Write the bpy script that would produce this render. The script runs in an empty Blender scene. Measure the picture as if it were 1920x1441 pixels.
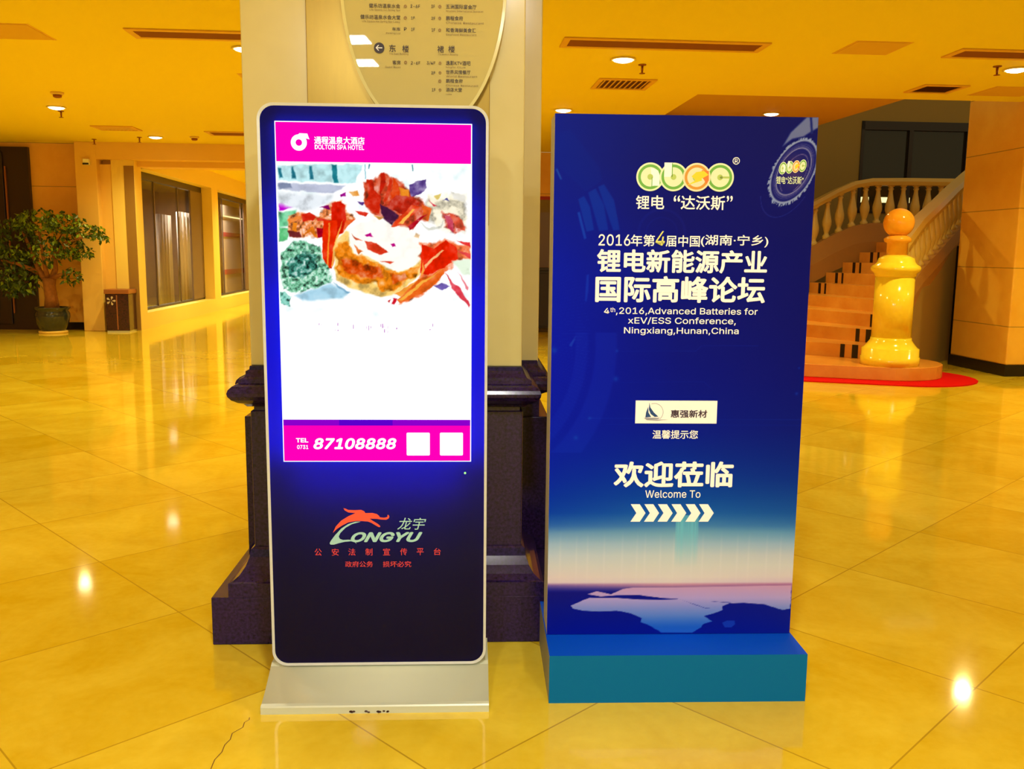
import bpy, bmesh, math, random
import numpy as np
from mathutils import Vector, Matrix
random.seed(7)
S = bpy.context.scene
COL = S.collection
R = math.radians
# ------------------------------------------------------------------ camera, world, exposure
cam = bpy.data.cameras.new('camera'); camo = bpy.data.objects.new('camera', cam); COL.objects.link(camo)
cam.sensor_fit = 'HORIZONTAL'; cam.sensor_width = 36.0; cam.lens = 36.0 * 1694 / 1920
cam.clip_start = .05; cam.clip_end = 200
p, r = .14362, .00977                      # pitch down, roll
fw = Vector((0, math.cos(p), -math.sin(p))); up0 = Vector((0, math.sin(p), math.cos(p))); ri0 = Vector((1, 0, 0))
ri = ri0 * math.cos(r) + up0 * math.sin(r); up = -ri0 * math.sin(r) + up0 * math.cos(r)
camo.matrix_world = Matrix(((ri.x, up.x, -fw.x, 0), (ri.y, up.y, -fw.y, 0), (ri.z, up.z, -fw.z, 1.45), (0, 0, 0, 1)))
S.camera = camo
S.view_settings.view_transform = 'Standard'; S.view_settings.look = 'None'
S.view_settings.gamma = 1.0; S.view_settings.use_curve_mapping = False
S.view_settings.exposure = 0.0
S.cycles.use_denoising = True
S.cycles.sample_clamp_indirect = 4.0
W = bpy.data.worlds.new('world'); S.world = W; W.use_nodes = True
W.node_tree.nodes['Background'].inputs[0].default_value = (1.0, .84, .42, 1)
W.node_tree.nodes['Background'].inputs[1].default_value = .42
LAMP_COL = (1.0, .84, .30); LAMP_POWER = 280.0
NEAR_COL = (1.0, .93, .74)                 # the lamps towards the entrance are whiter
PANEL_COL = (1.0, .98, .94); PANEL_POWER = 66.0
TH = R(4.5)                                # the hall runs 4.5 degrees off the camera axis
CZ = 3.32                                  # ceiling height
def W2(u, v, z=0.0):
    return Vector((u * math.cos(TH) - v * math.sin(TH), u * math.sin(TH) + v * math.cos(TH), z))
# ------------------------------------------------------------------ materials
def lin(c):
    return tuple((x / 255 / 12.92) if x / 255 <= .04045 else ((x / 255 + .055) / 1.055) ** 2.4 for x in c)
def nd(nt, t, **k):
    n = nt.nodes.new(t)
    for a, b in k.items(): setattr(n, a, b)
    return n
def mat(name, col, rough=.5, metal=0.0, spec=.5, noise=0.0, nscale=6.0, col2=None, emit=0.0, bump=0.0, coat=0.0, detail=6.0, stretch=None, srgb=True):
    m = bpy.data.materials.new(name); m.use_nodes = True; nt = m.node_tree
    b = nt.nodes['Principled BSDF']
    c = lin(col) if srgb else col
    b.inputs['Base Color'].default_value = (*c, 1); b.inputs['Roughness'].default_value = rough
    b.inputs['Metallic'].default_value = metal; b.inputs['Specular IOR Level'].default_value = spec
    b.inputs['Coat Weight'].default_value = coat; b.inputs['Coat Roughness'].default_value = .05
    if emit:
        b.inputs['Emission Color'].default_value = (*c, 1); b.inputs['Emission Strength'].default_value = emit
    if noise or bump:
        tc = nd(nt, 'ShaderNodeTexCoord'); n = nd(nt, 'ShaderNodeTexNoise')
        n.inputs['Scale'].default_value = nscale; n.inputs['Detail'].default_value = detail; n.inputs['Roughness'].default_value = .6
        if stretch:
            mp = nd(nt, 'ShaderNodeMapping'); mp.inputs['Scale'].default_value = stretch
            nt.links.new(tc.outputs['Object'], mp.inputs[0]); nt.links.new(mp.outputs[0], n.inputs['Vector'])
        else:
            nt.links.new(tc.outputs['Object'], n.inputs['Vector'])
        if noise:
            cr = nd(nt, 'ShaderNodeValToRGB'); c2 = lin(col2) if col2 else tuple(x * (1 - noise) for x in c)
            cr.color_ramp.elements[0].position = .35; cr.color_ramp.elements[0].color = (*c2, 1)
            cr.color_ramp.elements[1].position = .65; cr.color_ramp.elements[1].color = (*c, 1)
            nt.links.new(n.outputs['Fac'], cr.inputs[0]); nt.links.new(cr.outputs[0], b.inputs['Base Color'])
        if bump:
            bp = nd(nt, 'ShaderNodeBump'); bp.inputs['Strength'].default_value = bump; bp.inputs['Distance'].default_value = .01
            nt.links.new(n.outputs['Fac'], bp.inputs['Height']); nt.links.new(bp.outputs[0], b.inputs['Normal'])
    return m
def emat(name, col, s=1.0):
    m = bpy.data.materials.new(name); m.use_nodes = True; nt = m.node_tree; nt.nodes.clear()
    e = nd(nt, 'ShaderNodeEmission'); o = nd(nt, 'ShaderNodeOutputMaterial')
    e.inputs[0].default_value = (*lin(col), 1); e.inputs[1].default_value = s
    nt.links.new(e.outputs[0], o.inputs[0]); return m
def glassmat(name, tint=(1, 1, 1), refl=.09, milk=None, amount=0.0):
    m = bpy.data.materials.new(name); m.use_nodes = True; nt = m.node_tree; nt.nodes.clear()
    t = nd(nt, 'ShaderNodeBsdfTransparent'); g = nd(nt, 'ShaderNodeBsdfGlossy'); x = nd(nt, 'ShaderNodeMixShader'); o = nd(nt, 'ShaderNodeOutputMaterial')
    lw = nd(nt, 'ShaderNodeLayerWeight'); lw.inputs[0].default_value = .5; pw = nd(nt, 'ShaderNodeMath', operation='POWER'); pw.inputs[1].default_value = 4.0; nt.links.new(lw.outputs['Facing'], pw.inputs[0])
    f = nd(nt, 'ShaderNodeMath', operation='MULTIPLY_ADD'); nt.links.new(pw.outputs[0], f.inputs[0]); f.inputs[1].default_value = .35; f.inputs[2].default_value = refl
    t.inputs[0].default_value = (*tint, 1); g.inputs['Roughness'].default_value = .01
    src = t.outputs[0]
    if milk:
        d = nd(nt, 'ShaderNodeBsdfDiffuse'); d.inputs[0].default_value = (*lin(milk), 1); y = nd(nt, 'ShaderNodeMixShader'); y.inputs[0].default_value = amount
        nt.links.new(t.outputs[0], y.inputs[1]); nt.links.new(d.outputs[0], y.inputs[2]); src = y.outputs[0]
    nt.links.new(f.outputs[0], x.inputs[0]); nt.links.new(src, x.inputs[1]); nt.links.new(g.outputs[0], x.inputs[2]); nt.links.new(x.outputs[0], o.inputs[0]); return m
def attrmat(name, emission):
    m = bpy.data.materials.new(name); m.use_nodes = True; nt = m.node_tree
    a = nd(nt, 'ShaderNodeAttribute'); a.attribute_name = 'print'
    if emission:
        nt.nodes.clear(); a = nd(nt, 'ShaderNodeAttribute'); a.attribute_name = 'print'
        e = nd(nt, 'ShaderNodeEmission'); o = nd(nt, 'ShaderNodeOutputMaterial'); e.inputs[1].default_value = emission
        nt.links.new(a.outputs['Color'], e.inputs[0]); nt.links.new(e.outputs[0], o.inputs[0])
    else:
        b = nt.nodes['Principled BSDF']; b.inputs['Roughness'].default_value = .6; b.inputs['Specular IOR Level'].default_value = .06
        nt.links.new(a.outputs['Color'], b.inputs['Base Color'])
    return m
def floormat():
    m = bpy.data.materials.new('polished_marble_tile'); m.use_nodes = True; nt = m.node_tree; L = nt.links
    b = nt.nodes['Principled BSDF']; g = nd(nt, 'ShaderNodeNewGeometry'); sx = nd(nt, 'ShaderNodeSeparateXYZ'); L.new(g.outputs['Position'], sx.inputs[0])
    def ma(op, a, c=None):
        n = nd(nt, 'ShaderNodeMath', operation=op)
        for i, q in enumerate((a, c)):
            if q is None: continue
            if isinstance(q, (int, float)): n.inputs[i].default_value = q
            else: L.new(q, n.inputs[i])
        return n.outputs[0]
    T = .83; s = 1 / math.sqrt(2)
    a = ma('DIVIDE', ma('SUBTRACT', ma('MULTIPLY', ma('SUBTRACT', sx.outputs['Y'], sx.outputs['X']), s), .098), T)
    c = ma('DIVIDE', ma('SUBTRACT', ma('MULTIPLY', ma('ADD', sx.outputs['Y'], sx.outputs['X']), -s), .14), T)
    def edge(q):
        f = ma('FRACT', q); return ma('MINIMUM', f, ma('SUBTRACT', 1.0, f))
    line = ma('LESS_THAN', ma('MINIMUM', edge(a), edge(c)), .0032)
    cb = nd(nt, 'ShaderNodeCombineXYZ'); L.new(ma('FLOOR', a), cb.inputs[0]); L.new(ma('FLOOR', c), cb.inputs[1])
    wn = nd(nt, 'ShaderNodeTexWhiteNoise'); L.new(cb.outputs[0], wn.inputs['Vector'])
    add = nd(nt, 'ShaderNodeVectorMath', operation='MULTIPLY_ADD'); L.new(cb.outputs[0], add.inputs[0]); add.inputs[1].default_value = (7.3, 3.1, 0); L.new(g.outputs['Position'], add.inputs[2])
    n1 = nd(nt, 'ShaderNodeTexNoise'); n1.inputs['Scale'].default_value = 2.2; n1.inputs['Detail'].default_value = 9; n1.inputs['Roughness'].default_value = .62; n1.inputs['Distortion'].default_value = .7; L.new(add.outputs[0], n1.inputs['Vector'])
    n2 = nd(nt, 'ShaderNodeTexNoise'); n2.inputs['Scale'].default_value = 26; n2.inputs['Detail'].default_value = 4; L.new(add.outputs[0], n2.inputs['Vector'])
    mixf = ma('ADD', ma('MULTIPLY', n1.outputs['Fac'], .75), ma('ADD', ma('MULTIPLY', n2.outputs['Fac'], .18), ma('MULTIPLY', wn.outputs['Value'], .14)))
    cr = nd(nt, 'ShaderNodeValToRGB'); L.new(mixf, cr.inputs[0]); e = cr.color_ramp.elements
    e[0].position = .34; e[0].color = FLOOR_A; e[1].position = .72; e[1].color = FLOOR_B
    mx = nd(nt, 'ShaderNodeMix', data_type='RGBA'); L.new(line, mx.inputs['Factor']); L.new(cr.outputs[0], mx.inputs['A']); mx.inputs['B'].default_value = FLOOR_G
    L.new(mx.outputs['Result'], b.inputs['Base Color'])
    b.inputs['Roughness'].default_value = .07; b.inputs['Specular IOR Level'].default_value = .62
    n3 = nd(nt, 'ShaderNodeTexNoise'); n3.inputs['Scale'].default_value = 1.3; n3.inputs['Detail'].default_value = 2; L.new(g.outputs['Position'], n3.inputs['Vector'])
    bp = nd(nt, 'ShaderNodeBump'); bp.inputs['Strength'].default_value = .04; bp.inputs['Distance'].default_value = .02; L.new(n3.outputs['Fac'], bp.inputs['Height']); L.new(bp.outputs[0], b.inputs['Normal'])
    return m
FLOOR_A = (.63, .41, .006, 1); FLOOR_B = (.80, .61, .042, 1); FLOOR_G = (.44, .28, .012, 1)
def jointmat(name, col, step, z0, col2):
    "stone cladding with fine horizontal joints"
    m = mat(name, col, .35, noise=.1, nscale=3, col2=col2); nt = m.node_tree; L = nt.links; b = nt.nodes['Principled BSDF']
    src = b.inputs['Base Color'].links[0].from_socket
    g = nd(nt, 'ShaderNodeNewGeometry'); sx = nd(nt, 'ShaderNodeSeparateXYZ'); L.new(g.outputs['Position'], sx.inputs[0])
    q = nd(nt, 'ShaderNodeMath', operation='SUBTRACT'); L.new(sx.outputs['Z'], q.inputs[0]); q.inputs[1].default_value = z0
    d = nd(nt, 'ShaderNodeMath', operation='DIVIDE'); L.new(q.outputs[0], d.inputs[0]); d.inputs[1].default_value = step
    f = nd(nt, 'ShaderNodeMath', operation='FRACT'); L.new(d.outputs[0], f.inputs[0])
    l = nd(nt, 'ShaderNodeMath', operation='LESS_THAN'); L.new(f.outputs[0], l.inputs[0]); l.inputs[1].default_value = .014
    mx = nd(nt, 'ShaderNodeMix', data_type='RGBA'); L.new(l.outputs[0], mx.inputs['Factor']); L.new(src, mx.inputs['A']); mx.inputs['B'].default_value = (*[x * .45 for x in lin(col)], 1)
    L.new(mx.outputs['Result'], b.inputs['Base Color']); return m
M = {}
M['floor'] = floormat()
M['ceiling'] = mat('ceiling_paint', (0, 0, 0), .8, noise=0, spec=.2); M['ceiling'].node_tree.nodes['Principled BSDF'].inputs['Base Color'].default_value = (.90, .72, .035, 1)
M['soffit'] = mat('shaded_soffit_paint', (208, 162, 58), .8, spec=.2)  # darker tan than the ceiling: stairwell shade put into the paint colour
M['panel_paint'] = mat('access_panel_paint', (222, 178, 70), .7, spec=.2)
M['wall'] = jointmat('wall_stone', (246, 188, 84), .82, .1, (240, 178, 72))
M['wallp'] = mat('wall_plaster', (240, 196, 104), .6, spec=.3)
M['column'] = jointmat('column_stone', (242, 186, 66), .72, .61, (236, 174, 54))
M['corr'] = mat('corridor_plaster', (245, 215, 120), .6, spec=.3)
M['reveal'] = mat('shaded_reveal_brown', (150, 112, 52), .5)  # brown carries the shade of the corridor jamb in its colour
M['gwall'] = mat('grey_stair_wall', (156, 126, 66), .75, spec=.2)
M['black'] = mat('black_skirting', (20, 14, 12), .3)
M['dark'] = mat('dark_timber', (38, 20, 16), .35)
M['dframe'] = mat('dark_window_frame', (46, 36, 40), .4)
M['wframe'] = mat('grey_brown_frame', (118, 98, 88), .5)
M['glass'] = glassmat('clear_glass', (1, 1, 1), .025)
M['dglass'] = mat('dark_glass', (44, 34, 16), .08, spec=.5)
M['cream'] = mat('cream_marble', (226, 214, 146), .2, noise=.1, nscale=1.6, col2=(218, 204, 130), detail=4)
M['granite'] = mat('dark_granite', (46, 28, 84), .14, noise=.5, nscale=90, col2=(20, 11, 42), spec=.4)
M['silver'] = mat('brushed_silver', (208, 212, 204), .35, metal=.15, noise=.05, nscale=60, stretch=(.3, 1, 1))
M['silverb'] = mat('satin_silver_base', (200, 206, 178), .32, metal=.08)
M['brass'] = mat('brushed_brass', (166, 138, 40), .28, metal=.4, noise=.06, nscale=50, stretch=(1, 1, .15))
M['plate'] = glassmat('acrylic_plate', (.97, .97, .93), .04, (232, 218, 138), .72)
M['plate_edge'] = mat('acrylic_edge', (235, 226, 150), .15, spec=.6)
M['ink'] = mat('black_lettering', (44, 26, 16), .5)
M['ink2'] = mat('brown_small_lettering', (128, 104, 44), .5)
M['icon'] = mat('gold_icon', (150, 116, 30), .5)
M['white'] = mat('white_print', (255, 255, 252), .45, spec=.25)
M['whitee'] = emat('screen_white', (255, 255, 255), 1.25)
M['magenta'] = emat('screen_magenta', (255, 0, 186), 1.0)
M['violet'] = emat('screen_violet', (140, 0, 205), 1.0)
M['violet2'] = emat('screen_blue_violet', (92, 0, 205), 1.0)
M['fragment'] = emat('screen_faded_mark', (200, 140, 205), 1.0)
M['led'] = emat('green_led', (150, 255, 120), 2.0)
M['orange_p'] = mat('orange_red_print', (240, 84, 58), .5)
M['teal_p'] = mat('pale_teal_print', (158, 208, 205), .5)
M['red_p'] = mat('red_print', (214, 62, 66), .5)
M['green_p'] = mat('green_print', (104, 178, 58), .45)
M['lime_p'] = mat('pale_green_print', (222, 240, 196), .45)
M['gold_p'] = mat('gold_print', (214, 150, 30), .45)
M['peach_p'] = mat('peach_print', (250, 228, 186), .45)
M['four'] = mat('pale_yellow_print', (226, 226, 120), .45)
M['yellow_p'] = mat('yellow_print', (240, 214, 10), .45)
M['orange2_p'] = mat('orange_print', (238, 122, 30), .45)
M['olive_p'] = mat('olive_print', (176, 204, 96), .45)
M['navy_p'] = mat('navy_print', (20, 70, 130), .45)
M['navy2_p'] = mat('dark_lettering_print', (52, 34, 60), .45)
M['grey_p'] = mat('grey_print', (150, 156, 168), .45)
M['board_side'] = mat('pale_board_edge', (214, 212, 206), .6)
M['base_top'] = mat('blue_base_top', (0, 76, 205), .6, spec=.12)
M['base_front'] = mat('teal_base_front', (0, 106, 158), .6, spec=.12)
M['base_side'] = mat('grey_base_side', (150, 150, 140), .6)
M['marble_y'] = mat('yellow_marble', (252, 226, 66), .12, noise=.08, nscale=4, col2=(246, 210, 48), spec=.6)
M['marble_o'] = mat('orange_marble_ball', (246, 178, 60), .1, noise=.12, nscale=5, col2=(238, 158, 40), spec=.6)
M['step'] = mat('stair_marble', (226, 156, 62), .3, noise=.12, nscale=3, col2=(214, 136, 44))
M['stepk'] = mat('black_inlay', (24, 10, 6), .3)
M['baluster'] = mat('cream_stone_baluster', (214, 182, 96), .3)
M['rail'] = mat('stone_handrail', (206, 166, 74), .3)
M['stringer'] = mat('stair_string_stone', (168, 120, 60), .5)
M['carpet'] = mat('red_carpet', (214, 10, 10), .95, noise=.2, nscale=120, spec=.1, bump=.3)
M['pot'] = mat('dark_glazed_pot', (50, 54, 48), .12, spec=.7, noise=.2, nscale=12)
M['saucer'] = mat('cream_saucer', (236, 196, 96), .4)
M['bark'] = mat('ficus_bark', (160, 100, 40), .8, noise=.3, nscale=20)
M['soil'] = mat('potting_soil', (50, 34, 20), .95)
M['bin'] = mat('dark_red_granite', (74, 34, 34), .15, noise=.5, nscale=40, col2=(40, 18, 20), spec=.6)
M['bin_top'] = mat('bin_bronze_trim', (160, 100, 60), .35, metal=.3)
M['trim'] = mat('white_lamp_trim', (245, 226, 160), .5)
M['lamp'] = emat('lamp_glow', (255, 246, 214), 9.0)
M['panel_lamp'] = emat('panel_lamp_glow', (255, 250, 235), 20.0)
M['vent'] = mat('brown_louvre', (134, 66, 18), .6)
M['vent_dark'] = mat('vent_throat', (92, 40, 8), .8)
M['vent_frame'] = mat('vent_frame_paint', (226, 176, 52), .6)
M['slat'] = mat('cream_slat', (216, 170, 60), .6)
M['brassy'] = mat('sprinkler_brass', (150, 84, 20), .4, metal=.4)
M['plastic'] = mat('cream_plastic', (232, 196, 110), .5)
M['curtain'] = mat('sheer_curtain', (206, 190, 180), .8, noise=.2, nscale=4, stretch=(1, 1, .2))
M['board'] = mat('pale_board', (206, 190, 168), .7)
M['redband'] = mat('red_band', (176, 52, 74), .6)
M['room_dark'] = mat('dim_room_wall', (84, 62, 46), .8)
M['stripglow'] = emat('strip_glow', (255, 236, 160), 1.6)
# ------------------------------------------------------------------ objects
def tag(o, label=None, cat=None, group=None, kind=None):
    if label: o['label'] = label
    if cat: o['category'] = cat
    if group: o['group'] = group
    if kind: o['kind'] = kind
    return o
def thing(name, label, cat, loc=(0, 0, 0), rz=0.0, group=None):
    o = bpy.data.objects.new(name, None); COL.objects.link(o); o.empty_display_size = .1
    o.location = loc; o.rotation_euler = (0, 0, rz); return tag(o, label, cat, group)
class MB:
    def __init__(s): s.v = []; s.f = []; s.mi = []; s.sm = []
    def face(s, idx, mi=0, sm=False): s.f.append(tuple(idx)); s.mi.append(mi); s.sm.append(sm)
    def add(s, vs): n = len(s.v); s.v += [tuple(q) for q in vs]; return n
    def quad(s, a, b, c, d, mi=0): n = s.add((a, b, c, d)); s.face((n, n + 1, n + 2, n + 3), mi); return s
    def box(s, x0, x1, y0, y1, z0, z1, mi=0):
        n = s.add([(x, y, z) for z in (z0, z1) for y in (y0, y1) for x in (x0, x1)])
        for q in ((0, 2, 3, 1), (4, 5, 7, 6), (0, 1, 5, 4), (2, 6, 7, 3), (0, 4, 6, 2), (1, 3, 7, 5)): s.face([n + i for i in q], mi)
        return s
    def loft(s, rings, mi=0, cap=True, sm=False):
        k = len(rings[0]); n = s.add([q for rg in rings for q in rg])
        for i in range(len(rings) - 1):
            for j in range(k):
                a = n + i * k + j; b = n + i * k + (j + 1) % k
                s.face((a, b, b + k, a + k), mi, sm)
        if cap:
            s.face([n + j for j in range(k)][::-1], mi); s.face([n + (len(rings) - 1) * k + j for j in range(k)], mi)
        return s
    def rects(s, L, mi=0):                       # stacked rectangles (x0,x1,y0,y1,z)
        return s.loft([[(a, c, z), (b, c, z), (b, d, z), (a, d, z)] for a, b, c, d, z in L], mi)
    def lathe(s, prof, c=(0, 0), n=28, mi=0, sm=True):
        return s.loft([[(c[0] + q * math.cos(2 * math.pi * j / n), c[1] + q * math.sin(2 * math.pi * j / n), z) for j in range(n)] for q, z in prof], mi, True, sm)
    def prism(s, poly, y0, y1, mi=0):            # polygon in x,z extruded along y
        n = s.add([(x, y0, z) for x, z in poly] + [(x, y1, z) for x, z in poly]); k = len(poly)
        s.face(range(n, n + k), mi); s.face([n + k + j for j in range(k)][::-1], mi)
        for j in range(k): s.face((n + j, n + k + j, n + k + (j + 1) % k, n + (j + 1) % k), mi)
        return s
    def slab(s, poly, z0, z1, mi=0):             # polygon in x,y extruded in z
        n = s.add([(x, y, z0) for x, y in poly] + [(x, y, z1) for x, y in poly]); k = len(poly)
        s.face([n + j for j in range(k)][::-1], mi); s.face(range(n + k, n + 2 * k), mi)
        for j in range(k): s.face((n + j, n + (j + 1) % k, n + k + (j + 1) % k, n + k + j), mi)
        return s
    def tube(s, path, rad, n=8, mi=0):
        rings = []
        for i, q in enumerate(path):
            q = Vector(q); d = Vector(path[min(i + 1, len(path) - 1)]) - Vector(path[max(i - 1, 0)]); d.normalize()
            a = d.cross(Vector((0, 0, 1)) if abs(d.z) < .9 else Vector((1, 0, 0))).normalized(); b = d.cross(a)
            rr = rad[i] if isinstance(rad, (list, tuple)) else rad
            rings.append([tuple(q + a * rr * math.cos(2 * math.pi * j / n) + b * rr * math.sin(2 * math.pi * j / n)) for j in range(n)])
        return s.loft(rings, mi, True, True)
    def disc(s, cx, cz, rad, y, mi=0, n=40, r0=0.0, sx=1.0, shear=0.0, a0=0.0, a1=2 * math.pi):
        full = abs(a1 - a0 - 2 * math.pi) < 1e-6; k = n if full else n + 1
        P = lambda q, t: (cx + q * sx * math.cos(t) + shear * q * math.sin(t), y, cz + q * math.sin(t))
        A = [a0 + (a1 - a0) * j / n for j in range(k)]
        if r0 == 0 and full: b = s.add([P(rad, t) for t in A]); s.face(range(b, b + k), mi); return s
        b = s.add([P(rad, t) for t in A] + [P(r0, t) for t in A])
        for j in range(n): q = (j + 1) % k; s.face((b + j, b + q, b + k + q, b + k + j), mi)
        return s
    def flat(s, poly, y, mi=0): b = s.add([(x, y, z) for x, z in poly]); s.face(range(b, b + len(poly)), mi); return s
    def rect(s, x0, z0, x1, z1, y, mi=0): return s.flat([(x0, z0), (x1, z0), (x1, z1), (x0, z1)], y, mi)
    def shift(s, d): s.v = [(a + d[0], b + d[1], c + d[2]) for a, b, c in s.v]; return s
    def build(s, name, mats, parent=None, bevel=0.0, label=None, fix=True):
        me = bpy.data.meshes.new(name); me.from_pydata(s.v, [], s.f); me.update()
        for m in (mats if isinstance(mats, (list, tuple)) else [mats]): me.materials.append(m)
        me.polygons.foreach_set('material_index', s.mi); me.polygons.foreach_set('use_smooth', s.sm)
        if fix:
            bm = bmesh.new(); bm.from_mesh(me); bmesh.ops.recalc_face_normals(bm, faces=bm.faces)
            if bevel: bmesh.ops.bevel(bm, geom=[e for e in bm.edges if len(e.link_faces) == 2 and e.calc_face_angle(0) > .6], offset=bevel, segments=2, affect='EDGES', profile=.5)
            bm.to_mesh(me); bm.free()
        o = bpy.data.objects.new(name, me); COL.objects.link(o)
        if parent is not None: o.parent = parent
        if label: o['label'] = label
        return o
def struct(name, mb, m, rz=TH, bevel=0.0):
    o = mb.build(name, m, None, bevel); o.rotation_euler = (0, 0, rz); o['kind'] = 'structure'; return o
def rrect(x0, x1, z0, z1, rad, n=8):
    o = []
    for cx, cz, a in ((x1 - rad, z1 - rad, 0), (x0 + rad, z1 - rad, 90), (x0 + rad, z0 + rad, 180), (x1 - rad, z0 + rad, 270)):
        for i in range(n + 1): t = R(a + 90 * i / n); o.append((cx + rad * math.cos(t), cz + rad * math.sin(t)))
    return o
def copy_tree(o, parent=None):
    c = o.copy(); COL.objects.link(c)
    if parent is not None: c.parent = parent
    for ch in list(o.children): copy_tree(ch, c)
    return c
try:                                             # the sans serif that ships inside Blender; its built-in font otherwise
    import os
    FONT = bpy.data.fonts.load(os.path.join(bpy.utils.system_resource('DATAFILES'), 'fonts', 'Inter.woff2'))
except Exception:
    FONT = None
def text(s, rc, m, parent, y, bold=0.0, shear=0.0, label=None, name='lettering', ext=.0):
    "lettering fitted into the rectangle rc = (x0, z0, x1, z1) of its panel"
    cu = bpy.data.curves.new('lettering', 'FONT'); cu.body = s; cu.size = 1.0; cu.resolution_u = 3; cu.shear = shear; cu.extrude = 0.0
    if FONT is not None and s.isascii(): cu.font = FONT
    to = bpy.data.objects.new('lettering', cu); COL.objects.link(to)
    dg = bpy.context.evaluated_depsgraph_get(); me = bpy.data.meshes.new_from_object(to.evaluated_get(dg))
    bpy.data.objects.remove(to); bpy.data.curves.remove(cu)
    n = len(me.vertices); co = np.empty(n * 3, 'f'); me.vertices.foreach_get('co', co); co = co.reshape(-1, 3)
    fs = [tuple(f.vertices) for f in me.polygons]
    if bold > 0:                                 # heavier strokes: the same outlines laid over each other
        vs, ff = [], []
        for i in range(8):
            d = np.array((bold * math.cos(i * math.pi / 4), bold * math.sin(i * math.pi / 4), i * .00001), 'f'); ff += [tuple(q + n * i for q in f) for f in fs]; vs.append(co + d)
        co = np.concatenate(vs); fs = ff; bpy.data.meshes.remove(me); me = bpy.data.meshes.new(name); me.from_pydata(co.tolist(), [], fs)
    mn, mx = co.min(0), co.max(0); x0, z0, x1, z1 = rc
    out = np.empty_like(co); out[:, 0] = x0 + (co[:, 0] - mn[0]) / (mx[0] - mn[0]) * (x1 - x0); out[:, 2] = z0 + (co[:, 1] - mn[1]) / max(mx[1] - mn[1], 1e-6) * (z1 - z0); out[:, 1] = y - co[:, 2]
    me.vertices.foreach_set('co', out.ravel()); me.materials.clear(); me.materials.append(m); me.polygons.foreach_set('material_index', [0] * len(me.polygons)); me.update(); me.name = name
    o = bpy.data.objects.new(name, me); COL.objects.link(o); o.parent = parent
    if label: o['label'] = label
    return o
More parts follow.
